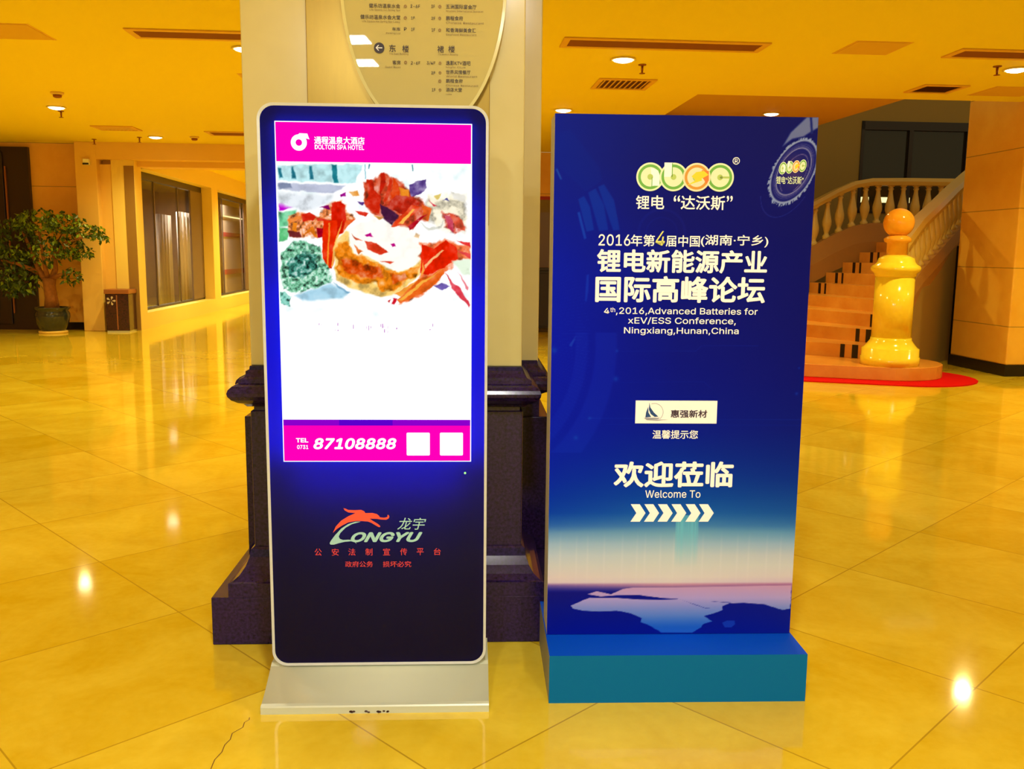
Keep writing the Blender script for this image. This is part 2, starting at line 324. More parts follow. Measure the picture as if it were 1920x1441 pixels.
# ------------------------------------------------------------------ measured layout of prints and signs (metres on their panels)
PICTURE = [((190, 232, 236), 2, 0.25, [(-0.2933, 1.7114), (-0.0566, 1.717), (-0.0329, 1.715), (-0.0575, 1.6631), (-0.0956, 1.6603), (-0.2945, 1.6647)]), ((30, 110, 130), 2, 0.2, [(-0.2935, 1.7044), (-0.2841, 1.7036), (-0.2792, 1.6719), (-0.2896, 1.6718)]), ((30, 110, 130), 2, 0.2, [(-0.25, 1.7073), (-0.2453, 1.7074), (-0.2367, 1.6702), (-0.2509, 1.6723)]), ((30, 110, 130), 2, 0.2, [(-0.1989, 1.7103), (-0.1894, 1.7105), (-0.1837, 1.6685), (-0.1975, 1.6683)]), ((25, 120, 135), 1.5, 0.2, [(-0.1307, 1.715), (-0.1136, 1.7152), (-0.1098, 1.6625), (-0.1241, 1.6623)]), ((120, 190, 205), 1, 0.1, [(-0.0282, 1.715), (-0.0244, 1.7151), (-0.023, 1.673), (-0.0259, 1.6729)]), ((60, 130, 150), 1, 0.1, [(-0.0153, 1.7161), (-0.0115, 1.7162), (-0.0126, 1.7036), (-0.015, 1.7035)]), ((60, 140, 150), 1, 0.1, [(0.1162, 1.717), (0.1205, 1.7171), (0.1194, 1.696), (0.1165, 1.6959)]), ((185, 190, 212), 2, 0.15, [(-0.2947, 1.6577), (-0.0862, 1.6534), (-0.1247, 1.628), (-0.2764, 1.6369), (-0.2953, 1.6381)]), ((120, 130, 160), 2, 0.15, [(-0.2948, 1.6554), (-0.2569, 1.6582), (-0.2501, 1.6443), (-0.2905, 1.6381)]), ((185, 0, 200), 1.5, 0.15, [(-0.2927, 1.5944), (-0.2678, 1.6018), (-0.2346, 1.5998), (-0.2373, 1.588), (-0.2683, 1.5806), (-0.2923, 1.5742)]), ((110, 205, 150), 2.5, 0.6, [(-0.2923, 1.5709), (-0.2376, 1.5748), (-0.2478, 1.5454), (-0.2673, 1.5286), (-0.2936, 1.5259)]), ((90, 190, 120), 2, 0.6, [(-0.2936, 1.5259), (-0.2627, 1.5215), (-0.2683, 1.4882), (-0.2948, 1.4808)]), ((206, 70, 36), 3, 0.9, [(-0.0289, 1.6612), (-0.0002, 1.6709), (0.0191, 1.6899), (0.0334, 1.6901), (0.0476, 1.6763), (0.0762, 1.6719), (0.1143, 1.6442), (0.1429, 1.6162), (0.1621, 1.5975), (0.1667, 1.55), (0.1426, 1.5498), (0.1135, 1.5161), (0.0654, 1.5251), (0.032, 1.5533), (-0.0014, 1.5671), (-0.0297, 1.5999)]), ((232, 130, 66), 3, 1.0, [(-0.2644, 1.5499), (-0.2258, 1.5693), (-0.1736, 1.5604), (-0.1348, 1.5987), (-0.0965, 1.6039), (-0.0779, 1.5757), (-0.0591, 1.5523), (-0.0981, 1.509), (-0.1176, 1.4945), (-0.1558, 1.4989), (-0.1846, 1.4938), (-0.2227, 1.4982), (-0.2609, 1.4978)]), ((255, 250, 240), 4, 0.08, [(-0.1279, 1.4514), (-0.1177, 1.485), (-0.0885, 1.5139), (-0.0498, 1.5381), (-0.0064, 1.5528), (0.0415, 1.5486), (0.1039, 1.5255), (0.1424, 1.4972), (0.1519, 1.4734), (0.1493, 1.4252), (0.132, 1.3719), (0.0832, 1.3326), (0.0441, 1.3129), (-0.0045, 1.3125), (-0.0817, 1.3362), (-0.12, 1.3601)]), ((236, 110, 58), 3, 0.8, [(0.1423, 1.4877), (0.181, 1.4737), (0.2198, 1.4933), (0.2586, 1.4745), (0.2974, 1.4845), (0.2976, 1.4266), (0.2586, 1.4311), (0.2197, 1.3872), (0.1708, 1.3382), (0.1122, 1.3036), (0.0731, 1.2936), (0.1123, 1.3329), (0.1418, 1.372)]), ((246, 236, 206), 6, 0.8, [(0.1622, 1.6259), (0.2825, 1.6369), (0.2828, 1.5131), (0.2101, 1.5123), (0.1667, 1.55)]), ((214, 90, 70), 3, 1.0, [(0.2102, 1.5791), (0.2585, 1.5701), (0.2827, 1.5227), (0.2537, 1.508), (0.2198, 1.5268)]), ((225, 232, 238), 6, 0.3, [(-0.2955, 1.6296), (-0.1248, 1.6224), (-0.1348, 1.594), (-0.221, 1.5741), (-0.2918, 1.5921)]), ((200, 35, 10), 1, 0.4, [(-0.0216, 1.6707), (-0.0064, 1.6709), (0.0004, 1.6427), (0.0207, 1.6194), (0.0154, 1.5697), (-0.0109, 1.5789), (-0.0307, 1.5999), (-0.0151, 1.6237)]), ((200, 30, 10), 1, 0.35, [(0.0201, 1.69), (0.032, 1.6948), (0.0341, 1.662), (0.0183, 1.6194)]), ((205, 45, 15), 1, 0.35, [(0.0476, 1.6763), (0.058, 1.6693), (0.0432, 1.6197), (0.0266, 1.5912)]), ((215, 60, 10), 1, 0.35, [(0.0619, 1.6788), (0.0747, 1.6578), (0.0768, 1.6249), (0.0564, 1.5939), (0.051, 1.634)]), ((185, 35, 15), 1.2, 0.5, [(0.0662, 1.6247), (0.1142, 1.6253), (0.1438, 1.602), (0.1283, 1.5853), (0.0946, 1.5659), (0.0658, 1.575), (0.0299, 1.5841)]), ((230, 135, 30), 1.5, 0.3, [(0.076, 1.6484), (0.1095, 1.6441), (0.1079, 1.6196), (0.0806, 1.624)]), ((70, 25, 60), 1.5, 0.4, [(0.0172, 1.6005), (0.0467, 1.5819), (0.0777, 1.5633), (0.0534, 1.5321), (0.0248, 1.5556)]), ((222, 60, 20), 1, 0.4, [(0.05, 1.5287), (0.114, 1.5969), (0.139, 1.5925), (0.1341, 1.5773), (0.0678, 1.5308)]), ((245, 175, 70), 1, 0.2, [(0.0727, 1.5418), (0.1163, 1.5827), (0.1235, 1.5805), (0.0847, 1.5396)]), ((85, 60, 130), 1, 0.6, [(0.1072, 1.6582), (0.1288, 1.6679), (0.1585, 1.673), (0.1632, 1.6495), (0.143, 1.6295), (0.1142, 1.6244)]), ((228, 95, 30), 1.2, 0.4, [(0.1476, 1.5973), (0.1774, 1.5882), (0.1677, 1.5477), (0.1513, 1.5537)]), ((175, 10, 25), 1, 0.4, [(0.103, 1.5293), (0.1427, 1.5593), (0.1639, 1.57), (0.129, 1.5344), (0.1087, 1.5151)]), ((190, 50, 75), 1, 0.4, [(0.215, 1.5696), (0.2401, 1.5604), (0.245, 1.5103), (0.2285, 1.5259)]), ((218, 80, 50), 1, 0.4, [(0.2285, 1.5769), (0.2691, 1.556), (0.2818, 1.5169), (0.2537, 1.5262)]), ((205, 40, 60), 1, 0.2, [(0.1684, 1.6127), (0.1948, 1.5922), (0.1813, 1.5958)]), ((225, 200, 110), 1, 0.3, [(0.1838, 1.6262), (0.2064, 1.635), (0.1934, 1.6149)]), ((222, 218, 205), 2, 0.4, [(0.2382, 1.6387), (0.2786, 1.6297), (0.2835, 1.6028), (0.243, 1.6165)]), ((70, 70, 140), 1, 0.2, [(0.2078, 1.6123), (0.2223, 1.621), (0.2319, 1.6102), (0.2175, 1.6148)]), ((205, 205, 190), 2, 0.3, [(0.1378, 1.5497), (0.1666, 1.5262), (0.2053, 1.5314), (0.2126, 1.5506), (0.2077, 1.5266), (0.1666, 1.5166)]), ((205, 30, 10), 1, 0.3, [(-0.227, 1.5622), (-0.1973, 1.5696), (-0.1794, 1.558), (-0.1873, 1.5451), (-0.2217, 1.5447)]), ((230, 115, 30), 1, 0.3, [(-0.2635, 1.5476), (-0.2213, 1.5599), (-0.2282, 1.5503), (-0.2628, 1.5367)]), ((232, 130, 25), 1, 0.3, [(-0.2503, 1.5406), (-0.239, 1.5384), (-0.24, 1.4971), (-0.2515, 1.4941)]), ((232, 120, 20), 1, 0.3, [(-0.2227, 1.502), (-0.1925, 1.528), (-0.1732, 1.4901), (-0.1846, 1.4948), (-0.1986, 1.508)]), ((180, 0, 30), 1, 0.5, [(-0.1792, 1.5224), (-0.1553, 1.5227), (-0.1534, 1.4965), (-0.1751, 1.493)]), ((208, 50, 25), 1, 0.3, [(-0.1795, 1.5566), (-0.1252, 1.5468), (-0.1302, 1.5363), (-0.1749, 1.5453)]), ((120, 40, 40), 1.2, 0.5, [(-0.2676, 1.5167), (-0.232, 1.5124), (-0.2276, 1.4958), (-0.2634, 1.4954)]), ((208, 22, 0), 1, 0.25, [(-0.1309, 1.5987), (-0.1003, 1.6038), (-0.0895, 1.5945), (-0.087, 1.5472), (-0.0982, 1.5081), (-0.1166, 1.4969), (-0.1318, 1.5505)]), ((130, 0, 90), 1, 0.3, [(-0.166, 1.5865), (-0.1387, 1.5925), (-0.1341, 1.5812), (-0.1551, 1.5833)]), ((150, 0, 130), 1, 0.3, [(-0.1057, 1.6226), (-0.0865, 1.6322), (-0.0891, 1.6228), (-0.102, 1.6156)]), ((225, 150, 60), 1.5, 0.5, [(-0.077, 1.6324), (-0.053, 1.6397), (-0.0437, 1.6234), (-0.0628, 1.6231)]), ((228, 80, 20), 1, 0.3, [(-0.099, 1.5128), (-0.087, 1.5472), (-0.0582, 1.5523), (-0.0776, 1.5321)]), ((212, 40, 20), 1, 0.3, [(-0.0587, 1.5793), (-0.0196, 1.5717), (-0.0303, 1.5611), (-0.0493, 1.5666)]), ((232, 160, 70), 1, 0.3, [(-0.0063, 1.5647), (0.0282, 1.558), (0.0128, 1.5521)]), ((60, 20, 110), 1, 0.3, [(-0.0511, 1.6068), (-0.0297, 1.6047), (-0.0346, 1.5952), (-0.0465, 1.5997)]), ((226, 38, 0), 1, 0.2, [(-0.1558, 1.5464), (-0.1157, 1.5469), (-0.1134, 1.5136), (-0.1222, 1.4515), (-0.1328, 1.3976), (-0.154, 1.3974), (-0.1615, 1.4511)]), ((240, 140, 40), 1, 0.1, [(-0.1406, 1.5418), (-0.1358, 1.5419), (-0.1433, 1.4033), (-0.148, 1.4081)]), ((245, 170, 70), 1, 0.1, [(-0.1035, 1.5328), (-0.0975, 1.5471), (-0.1103, 1.4994), (-0.1256, 1.4467), (-0.1312, 1.4034), (-0.1346, 1.4034), (-0.1278, 1.461)]), ((250, 205, 110), 2.5, 0.5, [(-0.1279, 1.4514), (-0.1177, 1.485), (-0.0885, 1.5139), (-0.079, 1.5092), (-0.0796, 1.471), (-0.0608, 1.4425), (-0.0223, 1.4381), (0.016, 1.4144), (0.0642, 1.3907), (0.1128, 1.4008), (0.1493, 1.4349), (0.1394, 1.3816), (0.0929, 1.34), (0.0538, 1.3154), (0.0149, 1.3127), (-0.0335, 1.3259), (-0.0864, 1.3434), (-0.1223, 1.3649)]), ((236, 130, 15), 2.5, 0.8, [(-0.1222, 1.4515), (-0.1132, 1.4707), (-0.089, 1.4805), (-0.0751, 1.4519), (-0.0416, 1.4379), (-0.0032, 1.419), (0.0449, 1.3953), (0.0933, 1.3909), (0.142, 1.4155), (0.1321, 1.3816), (0.093, 1.3522), (0.0539, 1.3276), (0.0151, 1.3321), (0.0057, 1.3563), (-0.0331, 1.3511), (-0.0813, 1.3652), (-0.1148, 1.3794)]), ((212, 70, 5), 3, 0.8, [(-0.1092, 1.4228), (-0.0802, 1.4327), (-0.0323, 1.4139), (0.0159, 1.3999), (0.0301, 1.3759), (-0.0039, 1.3659), (-0.0617, 1.3799), (-0.1001, 1.394)]), ((212, 75, 5), 3, 0.7, [(0.0448, 1.3857), (0.0933, 1.3861), (0.1028, 1.3668), (0.0542, 1.3567)]), ((215, 80, 40), 1, 0.3, [(-0.0704, 1.5055), (-0.039, 1.4848), (-0.0601, 1.4894)]), ((212, 50, 20), 1.2, 0.4, [(-0.0323, 1.4835), (0.0071, 1.4767), (0.0415, 1.4483), (0.0164, 1.4442), (-0.022, 1.4573)]), ((212, 50, 20), 1, 0.3, [(0.0176, 1.4216), (0.0596, 1.423), (0.046, 1.4137)]), ((228, 110, 40), 1.2, 0.3, [(-0.066, 1.476), (-0.0346, 1.4514), (-0.0502, 1.4436)]), ((180, 0, 120), 1, 0.1, [(-0.0296, 1.5036), (-0.0118, 1.5085), (-0.0061, 1.4995), (-0.0215, 1.4965)]), ((180, 0, 120), 1, 0.1, [(0.0485, 1.4757), (0.0611, 1.4782), (0.0659, 1.4696), (0.0552, 1.4667)]), ((240, 200, 150), 1.5, 0.3, [(0.1279, 1.5114), (0.1424, 1.5068), (0.1375, 1.4972), (0.1255, 1.5019)]), ((120, 195, 155), 2, 1.3, [(-0.2886, 1.4451), (-0.2517, 1.4836), (-0.2041, 1.4793), (-0.1659, 1.4702), (-0.1572, 1.4272), (-0.1377, 1.3937), (-0.1336, 1.3551), (-0.1879, 1.3392), (-0.2316, 1.3244), (-0.2844, 1.3322), (-0.2934, 1.3875)]), ((60, 140, 120), 2, 1.2, [(-0.2724, 1.4213), (-0.2239, 1.4505), (-0.1856, 1.4461), (-0.1769, 1.403), (-0.2259, 1.364), (-0.2688, 1.3781)]), ((120, 200, 180), 1.5, 1, [(-0.2918, 1.3239), (-0.2584, 1.3106), (-0.2702, 1.2853), (-0.2927, 1.2885)]), ((165, 208, 228), 4, 0.2, [(-0.2511, 1.3155), (-0.1394, 1.3527), (-0.0809, 1.3255), (-0.1016, 1.3069), (-0.2274, 1.2987)]), ((110, 160, 190), 2, 0.2, [(-0.1297, 1.3552), (-0.0795, 1.3241), (-0.0868, 1.3206), (-0.1203, 1.3432)]), ((226, 30, 0), 1, 0.3, [(0.1461, 1.4781), (0.1819, 1.4641), (0.2207, 1.4894), (0.2508, 1.4696), (0.2606, 1.435), (0.2099, 1.4007), (0.1613, 1.3818), (0.1409, 1.3865)]), ((245, 180, 120), 1, 0.1, [(0.1541, 1.4108), (0.2076, 1.4619), (0.2125, 1.4596), (0.1565, 1.4012)]), ((240, 150, 50), 1, 0.2, [(0.0612, 1.3203), (0.1418, 1.371), (0.1493, 1.4252), (0.154, 1.3963), (0.1417, 1.3671), (0.083, 1.3132)]), ((228, 95, 20), 1, 0.35, [(0.1359, 1.3661), (0.2158, 1.4027), (0.2187, 1.3872), (0.1757, 1.3421), (0.1122, 1.3075), (0.078, 1.2946), (0.0673, 1.3023)]), ((240, 170, 60), 1, 0.1, [(0.0732, 1.3034), (0.1417, 1.3598), (0.2099, 1.3978), (0.1514, 1.3575), (0.0878, 1.3035)]), ((222, 40, 40), 1, 0.3, [(0.2527, 1.4888), (0.2984, 1.4835), (0.2984, 1.4691)]), ((228, 70, 70), 1, 0.2, [(0.2528, 1.46), (0.2985, 1.4498), (0.2985, 1.4315)]), ((225, 240, 215), 3, 0.2, [(0.2392, 1.4261), (0.2976, 1.4315), (0.2977, 1.383), (0.2733, 1.3828)]), ((218, 60, 75), 1, 0.3, [(0.2197, 1.392), (0.244, 1.3583), (0.2646, 1.3438), (0.297, 1.2903), (0.2941, 1.2825), (0.2529, 1.3233), (0.2333, 1.3582)]), ((230, 120, 130), 0.8, 0.2, [(0.2577, 1.3933), (0.292, 1.345), (0.2891, 1.3343), (0.2684, 1.3731)]), ((110, 90, 170), 1, 0.3, [(0.1796, 1.347), (0.205, 1.3565), (0.2353, 1.3485), (0.2099, 1.3351)]), ((205, 20, 40), 1, 0.2, [(0.0562, 1.3081), (0.0693, 1.3082), (0.0594, 1.2876), (0.0512, 1.29)]), ((205, 40, 40), 1, 0.2, [(0.0391, 1.2972), (0.0489, 1.3041), (0.0449, 1.2924)])]
SCREEN = {'header': 1.7229, 'footer': 0.9206, 'band2': 0.9015, 'cn': (-0.1802, 1.7758, -0.0272, 1.7989), 'en': (-0.1788, 1.76, -0.0289, 1.7744), 'logo': (-0.251, 1.7555, -0.1945, 1.8073), 'tel': (-0.2579, 0.8465, -0.2188, 0.8608), 'code': (-0.2549, 0.825, -0.2193, 0.8382), 'num': (-0.203, 0.8242, 0.0617, 0.8609), 'q1': (0.0943, 0.8039, 0.1687, 0.8788), 'q2': (0.2011, 0.8039, 0.2753, 0.8789), 'led': (0.2822, 0.7451), 'specks': [(-0.1783, 1.2222, -0.1759, 1.2285), (-0.1712, 1.2222, -0.1697, 1.2254), (-0.1201, 1.2202, -0.117, 1.2297), (-0.1283, 1.2058, -0.1263, 1.2082), (-0.1205, 1.2043, -0.1157, 1.2075), (-0.0714, 1.2109, -0.0687, 1.2244), (-0.0288, 1.212, -0.0273, 1.2203), (-0.0233, 1.2065, -0.021, 1.2216), (-0.0162, 1.2129, -0.0142, 1.22), (0.0147, 1.2178, 0.0171, 1.2274), (0.0198, 1.2139, 0.0234, 1.2282), (0.0249, 1.2155, 0.0265, 1.2235), (0.0256, 1.1996, 0.0287, 1.2107), (0.0368, 1.2124, 0.0384, 1.2219), (0.0366, 1.1988, 0.0382, 1.2068), (0.0636, 1.2102, 0.0676, 1.2157), (0.1103, 1.1997, 0.1119, 1.2017), (0.119, 1.1997, 0.1206, 1.2017), (0.1278, 1.1998, 0.1298, 1.2018), (0.1779, 1.2196, 0.1807, 1.2292), (0.1683, 1.2084, 0.1731, 1.2116)]}
DRAGON = [(-0.1473, 0.5456), (-0.1368, 0.568), (-0.1192, 0.5874), (-0.096, 0.6022), (-0.0729, 0.6126), (-0.0958, 0.6147), (-0.1072, 0.6216), (-0.1114, 0.6291), (-0.1042, 0.6275), (-0.0957, 0.6231), (-0.0728, 0.6224), (-0.0541, 0.6235), (-0.0441, 0.6184), (-0.0408, 0.6125), (-0.0184, 0.613), (-0.004, 0.6094), (0.0031, 0.6034), (0.0059, 0.5983), (0.0189, 0.5964), (0.0275, 0.5982), (0.0313, 0.6012), (0.0299, 0.6054), (0.0339, 0.6065), (0.0368, 0.6003), (0.0338, 0.5934), (0.026, 0.5898), (0.0102, 0.5905), (-0.0042, 0.5929), (-0.0272, 0.5936), (-0.0158, 0.5855), (-0.0015, 0.5765), (0.0065, 0.5695), (0.0064, 0.5654), (0.0012, 0.5654), (-0.0074, 0.5705), (-0.0216, 0.5795), (-0.0331, 0.5841), (-0.0503, 0.5856), (-0.0733, 0.5857), (-0.0964, 0.5813), (-0.1166, 0.5709), (-0.1341, 0.559)]
SWOOSH = [(-0.0561, 0.5833), (-0.0734, 0.5833), (-0.0965, 0.5759), (-0.1197, 0.5605), (-0.1402, 0.5381), (-0.1535, 0.5201), (-0.158, 0.5111), (-0.1552, 0.5066), (-0.1437, 0.5066), (-0.1292, 0.511), (-0.1089, 0.516), (-0.0888, 0.5177), (-0.0773, 0.5147), (-0.0702, 0.5086), (-0.0744, 0.5153), (-0.0858, 0.5219), (-0.0973, 0.5229), (-0.1146, 0.5221), (-0.1246, 0.526), (-0.1282, 0.5335), (-0.1228, 0.5455), (-0.1053, 0.5634), (-0.085, 0.5753)]
KLOGO = {'ongyu': (-0.0891, 0.5142, 0.1438, 0.5485), 'ly': (0.0619, 0.5559, 0.1561, 0.5961), 'red1': (-0.2074, 0.4678, 0.2058, 0.495), 'red2': (-0.1088, 0.4296, 0.1067, 0.4499), 'red2a': (-0.1088, 0.43, -0.0182, 0.4503), 'red2b': (0.0137, 0.4293, 0.1067, 0.4496)}
RED1X = [-0.1954, -0.1401, -0.0864, -0.031, 0.0263, 0.082, 0.136, 0.1919]
BTEXT = {'slogan_l': (-0.1565, 1.5953, -0.1132, 1.6384), 'slogan_l2': (-0.1067, 1.5958, -0.065, 1.639), 'slogan_q1': (-0.0354, 1.62, -0.0145, 1.6398), 'slogan_r': (-0.0117, 1.5946, 0.131, 1.6398), 'slogan_q2': (0.1359, 1.6216, 0.1553, 1.6404), 'y2016': (-0.2734, 1.4787, -0.1707, 1.5149), 'nian': (-0.1693, 1.4777, -0.0917, 1.5149), 'four': (-0.0893, 1.4808, -0.0588, 1.5266), 'jie': (-0.0559, 1.4777, 0.0545, 1.514), 'par': (0.0577, 1.4781, 0.2778, 1.517), 'h1': (-0.277, 1.3931, 0.2779, 1.4681), 'h2': (-0.2804, 1.2978, 0.2758, 1.3834), 'e1a': (-0.2505, 1.2609, -0.2139, 1.2798), 'e1': (-0.2112, 1.2556, 0.254, 1.2817), 'e1four': (-0.2504, 1.2609, -0.2331, 1.2787), 'e1th': (-0.23, 1.2659, -0.214, 1.2808), 'e1b': (-0.2004, 1.2579, 0.254, 1.2807), 'e2': (-0.1711, 1.2245, 0.1835, 1.25), 'e3': (-0.1833, 1.1911, 0.1943, 1.2173), 'hint': (-0.0788, 0.8468, 0.0731, 0.8761), 'welcome': (-0.2045, 0.6809, 0.1986, 0.7701), 'wt': (-0.0967, 0.645, 0.0899, 0.6709), 'box': (-0.138, 0.8986, 0.1339, 0.9753), 'hq': (-0.0204, 0.9182, 0.1012, 0.9444)}
CHEV = [[(-0.1444, 0.6231), (-0.1141, 0.623), (-0.0937, 0.5925), (-0.1123, 0.5624), (-0.1441, 0.5624), (-0.1249, 0.5925)], [(-0.0985, 0.623), (-0.0682, 0.623), (-0.0477, 0.5925), (-0.0663, 0.5624), (-0.0981, 0.5624), (-0.079, 0.5925)], [(-0.0526, 0.623), (-0.0223, 0.623), (-0.0017, 0.5924), (-0.0202, 0.5623), (-0.0521, 0.5624), (-0.033, 0.5925)], [(-0.0067, 0.623), (0.0237, 0.623), (0.0444, 0.5924), (0.0259, 0.5623), (-0.006, 0.5623), (0.013, 0.5924)], [(0.0413, 0.623), (0.0717, 0.623), (0.0925, 0.5924), (0.074, 0.5622), (0.0421, 0.5623), (0.0611, 0.5924)], [(0.0864, 0.623), (0.1168, 0.623), (0.1377, 0.5924), (0.1193, 0.5622), (0.0873, 0.5622), (0.1063, 0.5924)]]
LOGO = {'c': [(-0.1128, 1.6966), (-0.0382, 1.697), (0.0361, 1.697), (0.1113, 1.6975)], 'r': 0.0447}
SAIL = [[(-0.0928, 0.9692), (-0.0889, 0.9522), (-0.0764, 0.9353), (-0.0615, 0.9218), (-0.0735, 0.9207), (-0.0868, 0.9304), (-0.0935, 0.9449)], [(-0.0962, 0.9546), (-0.0947, 0.9352), (-0.0855, 0.9207), (-0.1047, 0.9187), (-0.1028, 0.9352)], [(-0.1095, 0.9177), (-0.0565, 0.9179), (-0.0612, 0.9135), (-0.0949, 0.9109), (-0.0274, 0.9121), (-0.0659, 0.9081), (-0.0996, 0.91)]]
SUN = ((-0.0755, 0.9363), 0.0303)
EMBLEM = {'c': (0.3447, 1.719), 'px': (0.4156, 1.7734), 'top': (0.3624, 1.8283), 'bot': (0.3268, 1.6112), 'left': (0.2745, 1.7003), 'right': (0.4188, 1.7633), 'logo': (0.2978, 1.7101, 0.3901, 1.7559), 'txt': (0.2934, 1.6793, 0.3819, 1.7036), 'streak': [(0.3328, 1.8405), (0.3826, 1.889), (0.4206, 1.8895), (0.4212, 1.8569), (0.3907, 1.8388), (0.3755, 1.8285), (0.3392, 1.8204), (0.3089, 1.7973)]}
LAKE = [(-0.3401, 0.2667), (-0.3137, 0.2794), (-0.2771, 0.2952), (-0.2422, 0.294), (-0.1806, 0.2938), (-0.1085, 0.2881), (-0.0312, 0.2867), (0.0333, 0.2886), (0.0831, 0.2701), (0.1251, 0.2548), (0.1818, 0.2627), (0.1834, 0.2492), (0.1518, 0.2375), (0.121, 0.2279), (0.1478, 0.2088), (0.117, 0.1982), (0.1097, 0.1874), (0.0818, 0.1686), (-0.0272, 0.1692), (-0.059, 0.191), (-0.0983, 0.2074), (-0.0936, 0.2209), (-0.1328, 0.2389), (-0.1794, 0.2482), (-0.2411, 0.2458), (-0.2976, 0.2488), (-0.3327, 0.257)]
BAY = [(-0.2835, 0.3075), (-0.253, 0.3181), (-0.2015, 0.3072), (-0.1609, 0.3257), (-0.1252, 0.3309), (-0.0069, 0.3305), (0.4171, 0.3369), (0.4164, 0.2535), (0.3906, 0.2482), (0.327, 0.269), (0.2539, 0.2747), (0.2177, 0.2733), (0.1396, 0.2806), (0.2124, 0.276), (0.1716, 0.2589), (0.1251, 0.2559), (0.083, 0.2712), (0.0255, 0.2902), (-0.0262, 0.2931), (-0.109, 0.3042), (-0.1809, 0.3034), (-0.2372, 0.2993)]
ISLE = [(0.1833, 0.2033), (0.1996, 0.2113), (0.2257, 0.2111), (0.2289, 0.1976), (0.2163, 0.1868), (0.1929, 0.1869)]
ROWS = [(217, 1.8859), (300, 1.7495), (400, 1.5827), (500, 1.413), (600, 1.2405), (700, 1.065), (800, 0.8864), (850, 0.796), (900, 0.7047), (930, 0.6496), (960, 0.5942), (985, 0.5478), (1000, 0.5199), (1020, 0.4825), (1040, 0.445), (1060, 0.4074), (1080, 0.3696), (1091, 0.3488), (1095, 0.3412), (1110, 0.3127), (1140, 0.2555), (1186, 0.1672)]
ARC = [[(-0.3415, 1.6241), (-0.323, 1.6347), (-0.3036, 1.601), (-0.2886, 1.5277), (-0.3126, 1.5222)], [(-0.3099, 1.6453), (-0.2863, 1.6586), (-0.2583, 1.6068), (-0.243, 1.5282), (-0.2725, 1.5252)], [(-0.2784, 1.6639), (-0.2599, 1.6719), (-0.2266, 1.6228), (-0.2054, 1.5286), (-0.2269, 1.5273)], [(-0.3433, 1.5823), (-0.3353, 1.585), (-0.3122, 1.5011), (-0.3202, 1.4984)], [(-0.4149, 1.7166), (-0.4097, 1.7192), (-0.3943, 1.6858), (-0.3995, 1.6847)], [(-0.3096, 1.3843), (-0.3016, 1.387), (-0.3031, 1.3307), (-0.3078, 1.2984), (-0.3133, 1.3011)], [(-0.4168, 1.8269), (-0.3695, 1.8378), (-0.2772, 1.7261), (-0.2656, 1.6848), (-0.318, 1.6478), (-0.4206, 1.7397)], [(-0.362, 1.1571), (-0.3408, 1.1872), (-0.3433, 1.1735), (-0.3537, 1.1511)]]
DOTS = [((-0.2043, 1.1388), 0.006), ((-0.2057, 1.0467), 0.011), ((-0.2895, 0.9152), 0.006), ((0.4017, 1.0857), 0.004), ((0.3982, 1.0002), 0.006), ((-0.4104, 1.1399), 0.012), ((-0.3337, 0.8494), 0.009)]
LINES = [[(-0.2871, 0.9152), (-0.1383, 0.9157)], [(-0.2339, 0.895), (-0.1367, 0.8953)], [(0.135, 0.9117), (0.4138, 0.9126)], [(0.1357, 0.8931), (0.4149, 0.893)], [(-0.1876, 1.1384), (0.0554, 1.1398), (0.0738, 1.1571), (0.2606, 1.1582)], [(-0.1849, 1.0362), (0.0882, 1.0375), (0.1083, 1.0183)], [(-0.1656, 0.6848), (-0.1656, 0.6848)]]
BEAM = (0.0111, 0.4072, 0.0875, 0.5663)
SIGN = [('健乐坊温泉水会', (-0.0447, 2.2804, 0.0618, 2.2947)), ('2-6F', (0.0973, 2.2834, 0.13, 2.2938)), ('3F', (0.1685, 2.2838, 0.1811, 2.2943)), ('五洲国际宴会厅', (0.2189, 2.2826, 0.324, 2.2971)), ('健乐坊温泉水会大堂', (-0.0744, 2.2432, 0.0623, 2.2576)), ('1F', (0.0992, 2.2447, 0.1117, 2.2543)), ('2F', (0.1684, 2.2453, 0.1823, 2.2549)), ('鹏程食府', (0.2189, 2.2444, 0.2778, 2.2589)), ('车库', (0.0339, 2.2065, 0.062, 2.2178)), ('P', (0.0746, 2.2079, 0.0838, 2.2184)), ('1F', (0.0989, 2.2076, 0.1115, 2.2173)), ('1F', (0.1695, 2.2066, 0.1822, 2.2171)), ('和香海鲜美食汇', (0.2188, 2.2052, 0.3222, 2.2198)), ('东', (0.0228, 2.1363, 0.0459, 2.1606)), ('楼', (0.0682, 2.1359, 0.0909, 2.1594)), ('裙', (0.1892, 2.1374, 0.2116, 2.1601)), ('楼', (0.2268, 2.1381, 0.2496, 2.1609)), ('客房', (0.0341, 2.0947, 0.0619, 2.1085)), ('2-6F', (0.0974, 2.0959, 0.1303, 2.1065)), ('3/4F', (0.1523, 2.096, 0.1819, 2.1075)), ('逸影KTV酒吧', (0.2187, 2.0961, 0.304, 2.1108)), ('2F', (0.1678, 2.0643, 0.1818, 2.0741)), ('世界风情餐厅', (0.2187, 2.0659, 0.3041, 2.0798)), ('鹏程食府', (0.2187, 2.0369, 0.2769, 2.0501)), ('1F', (0.1698, 2.0077, 0.1825, 2.0176)), ('酒店大堂', (0.2187, 2.0073, 0.2744, 2.0205))]
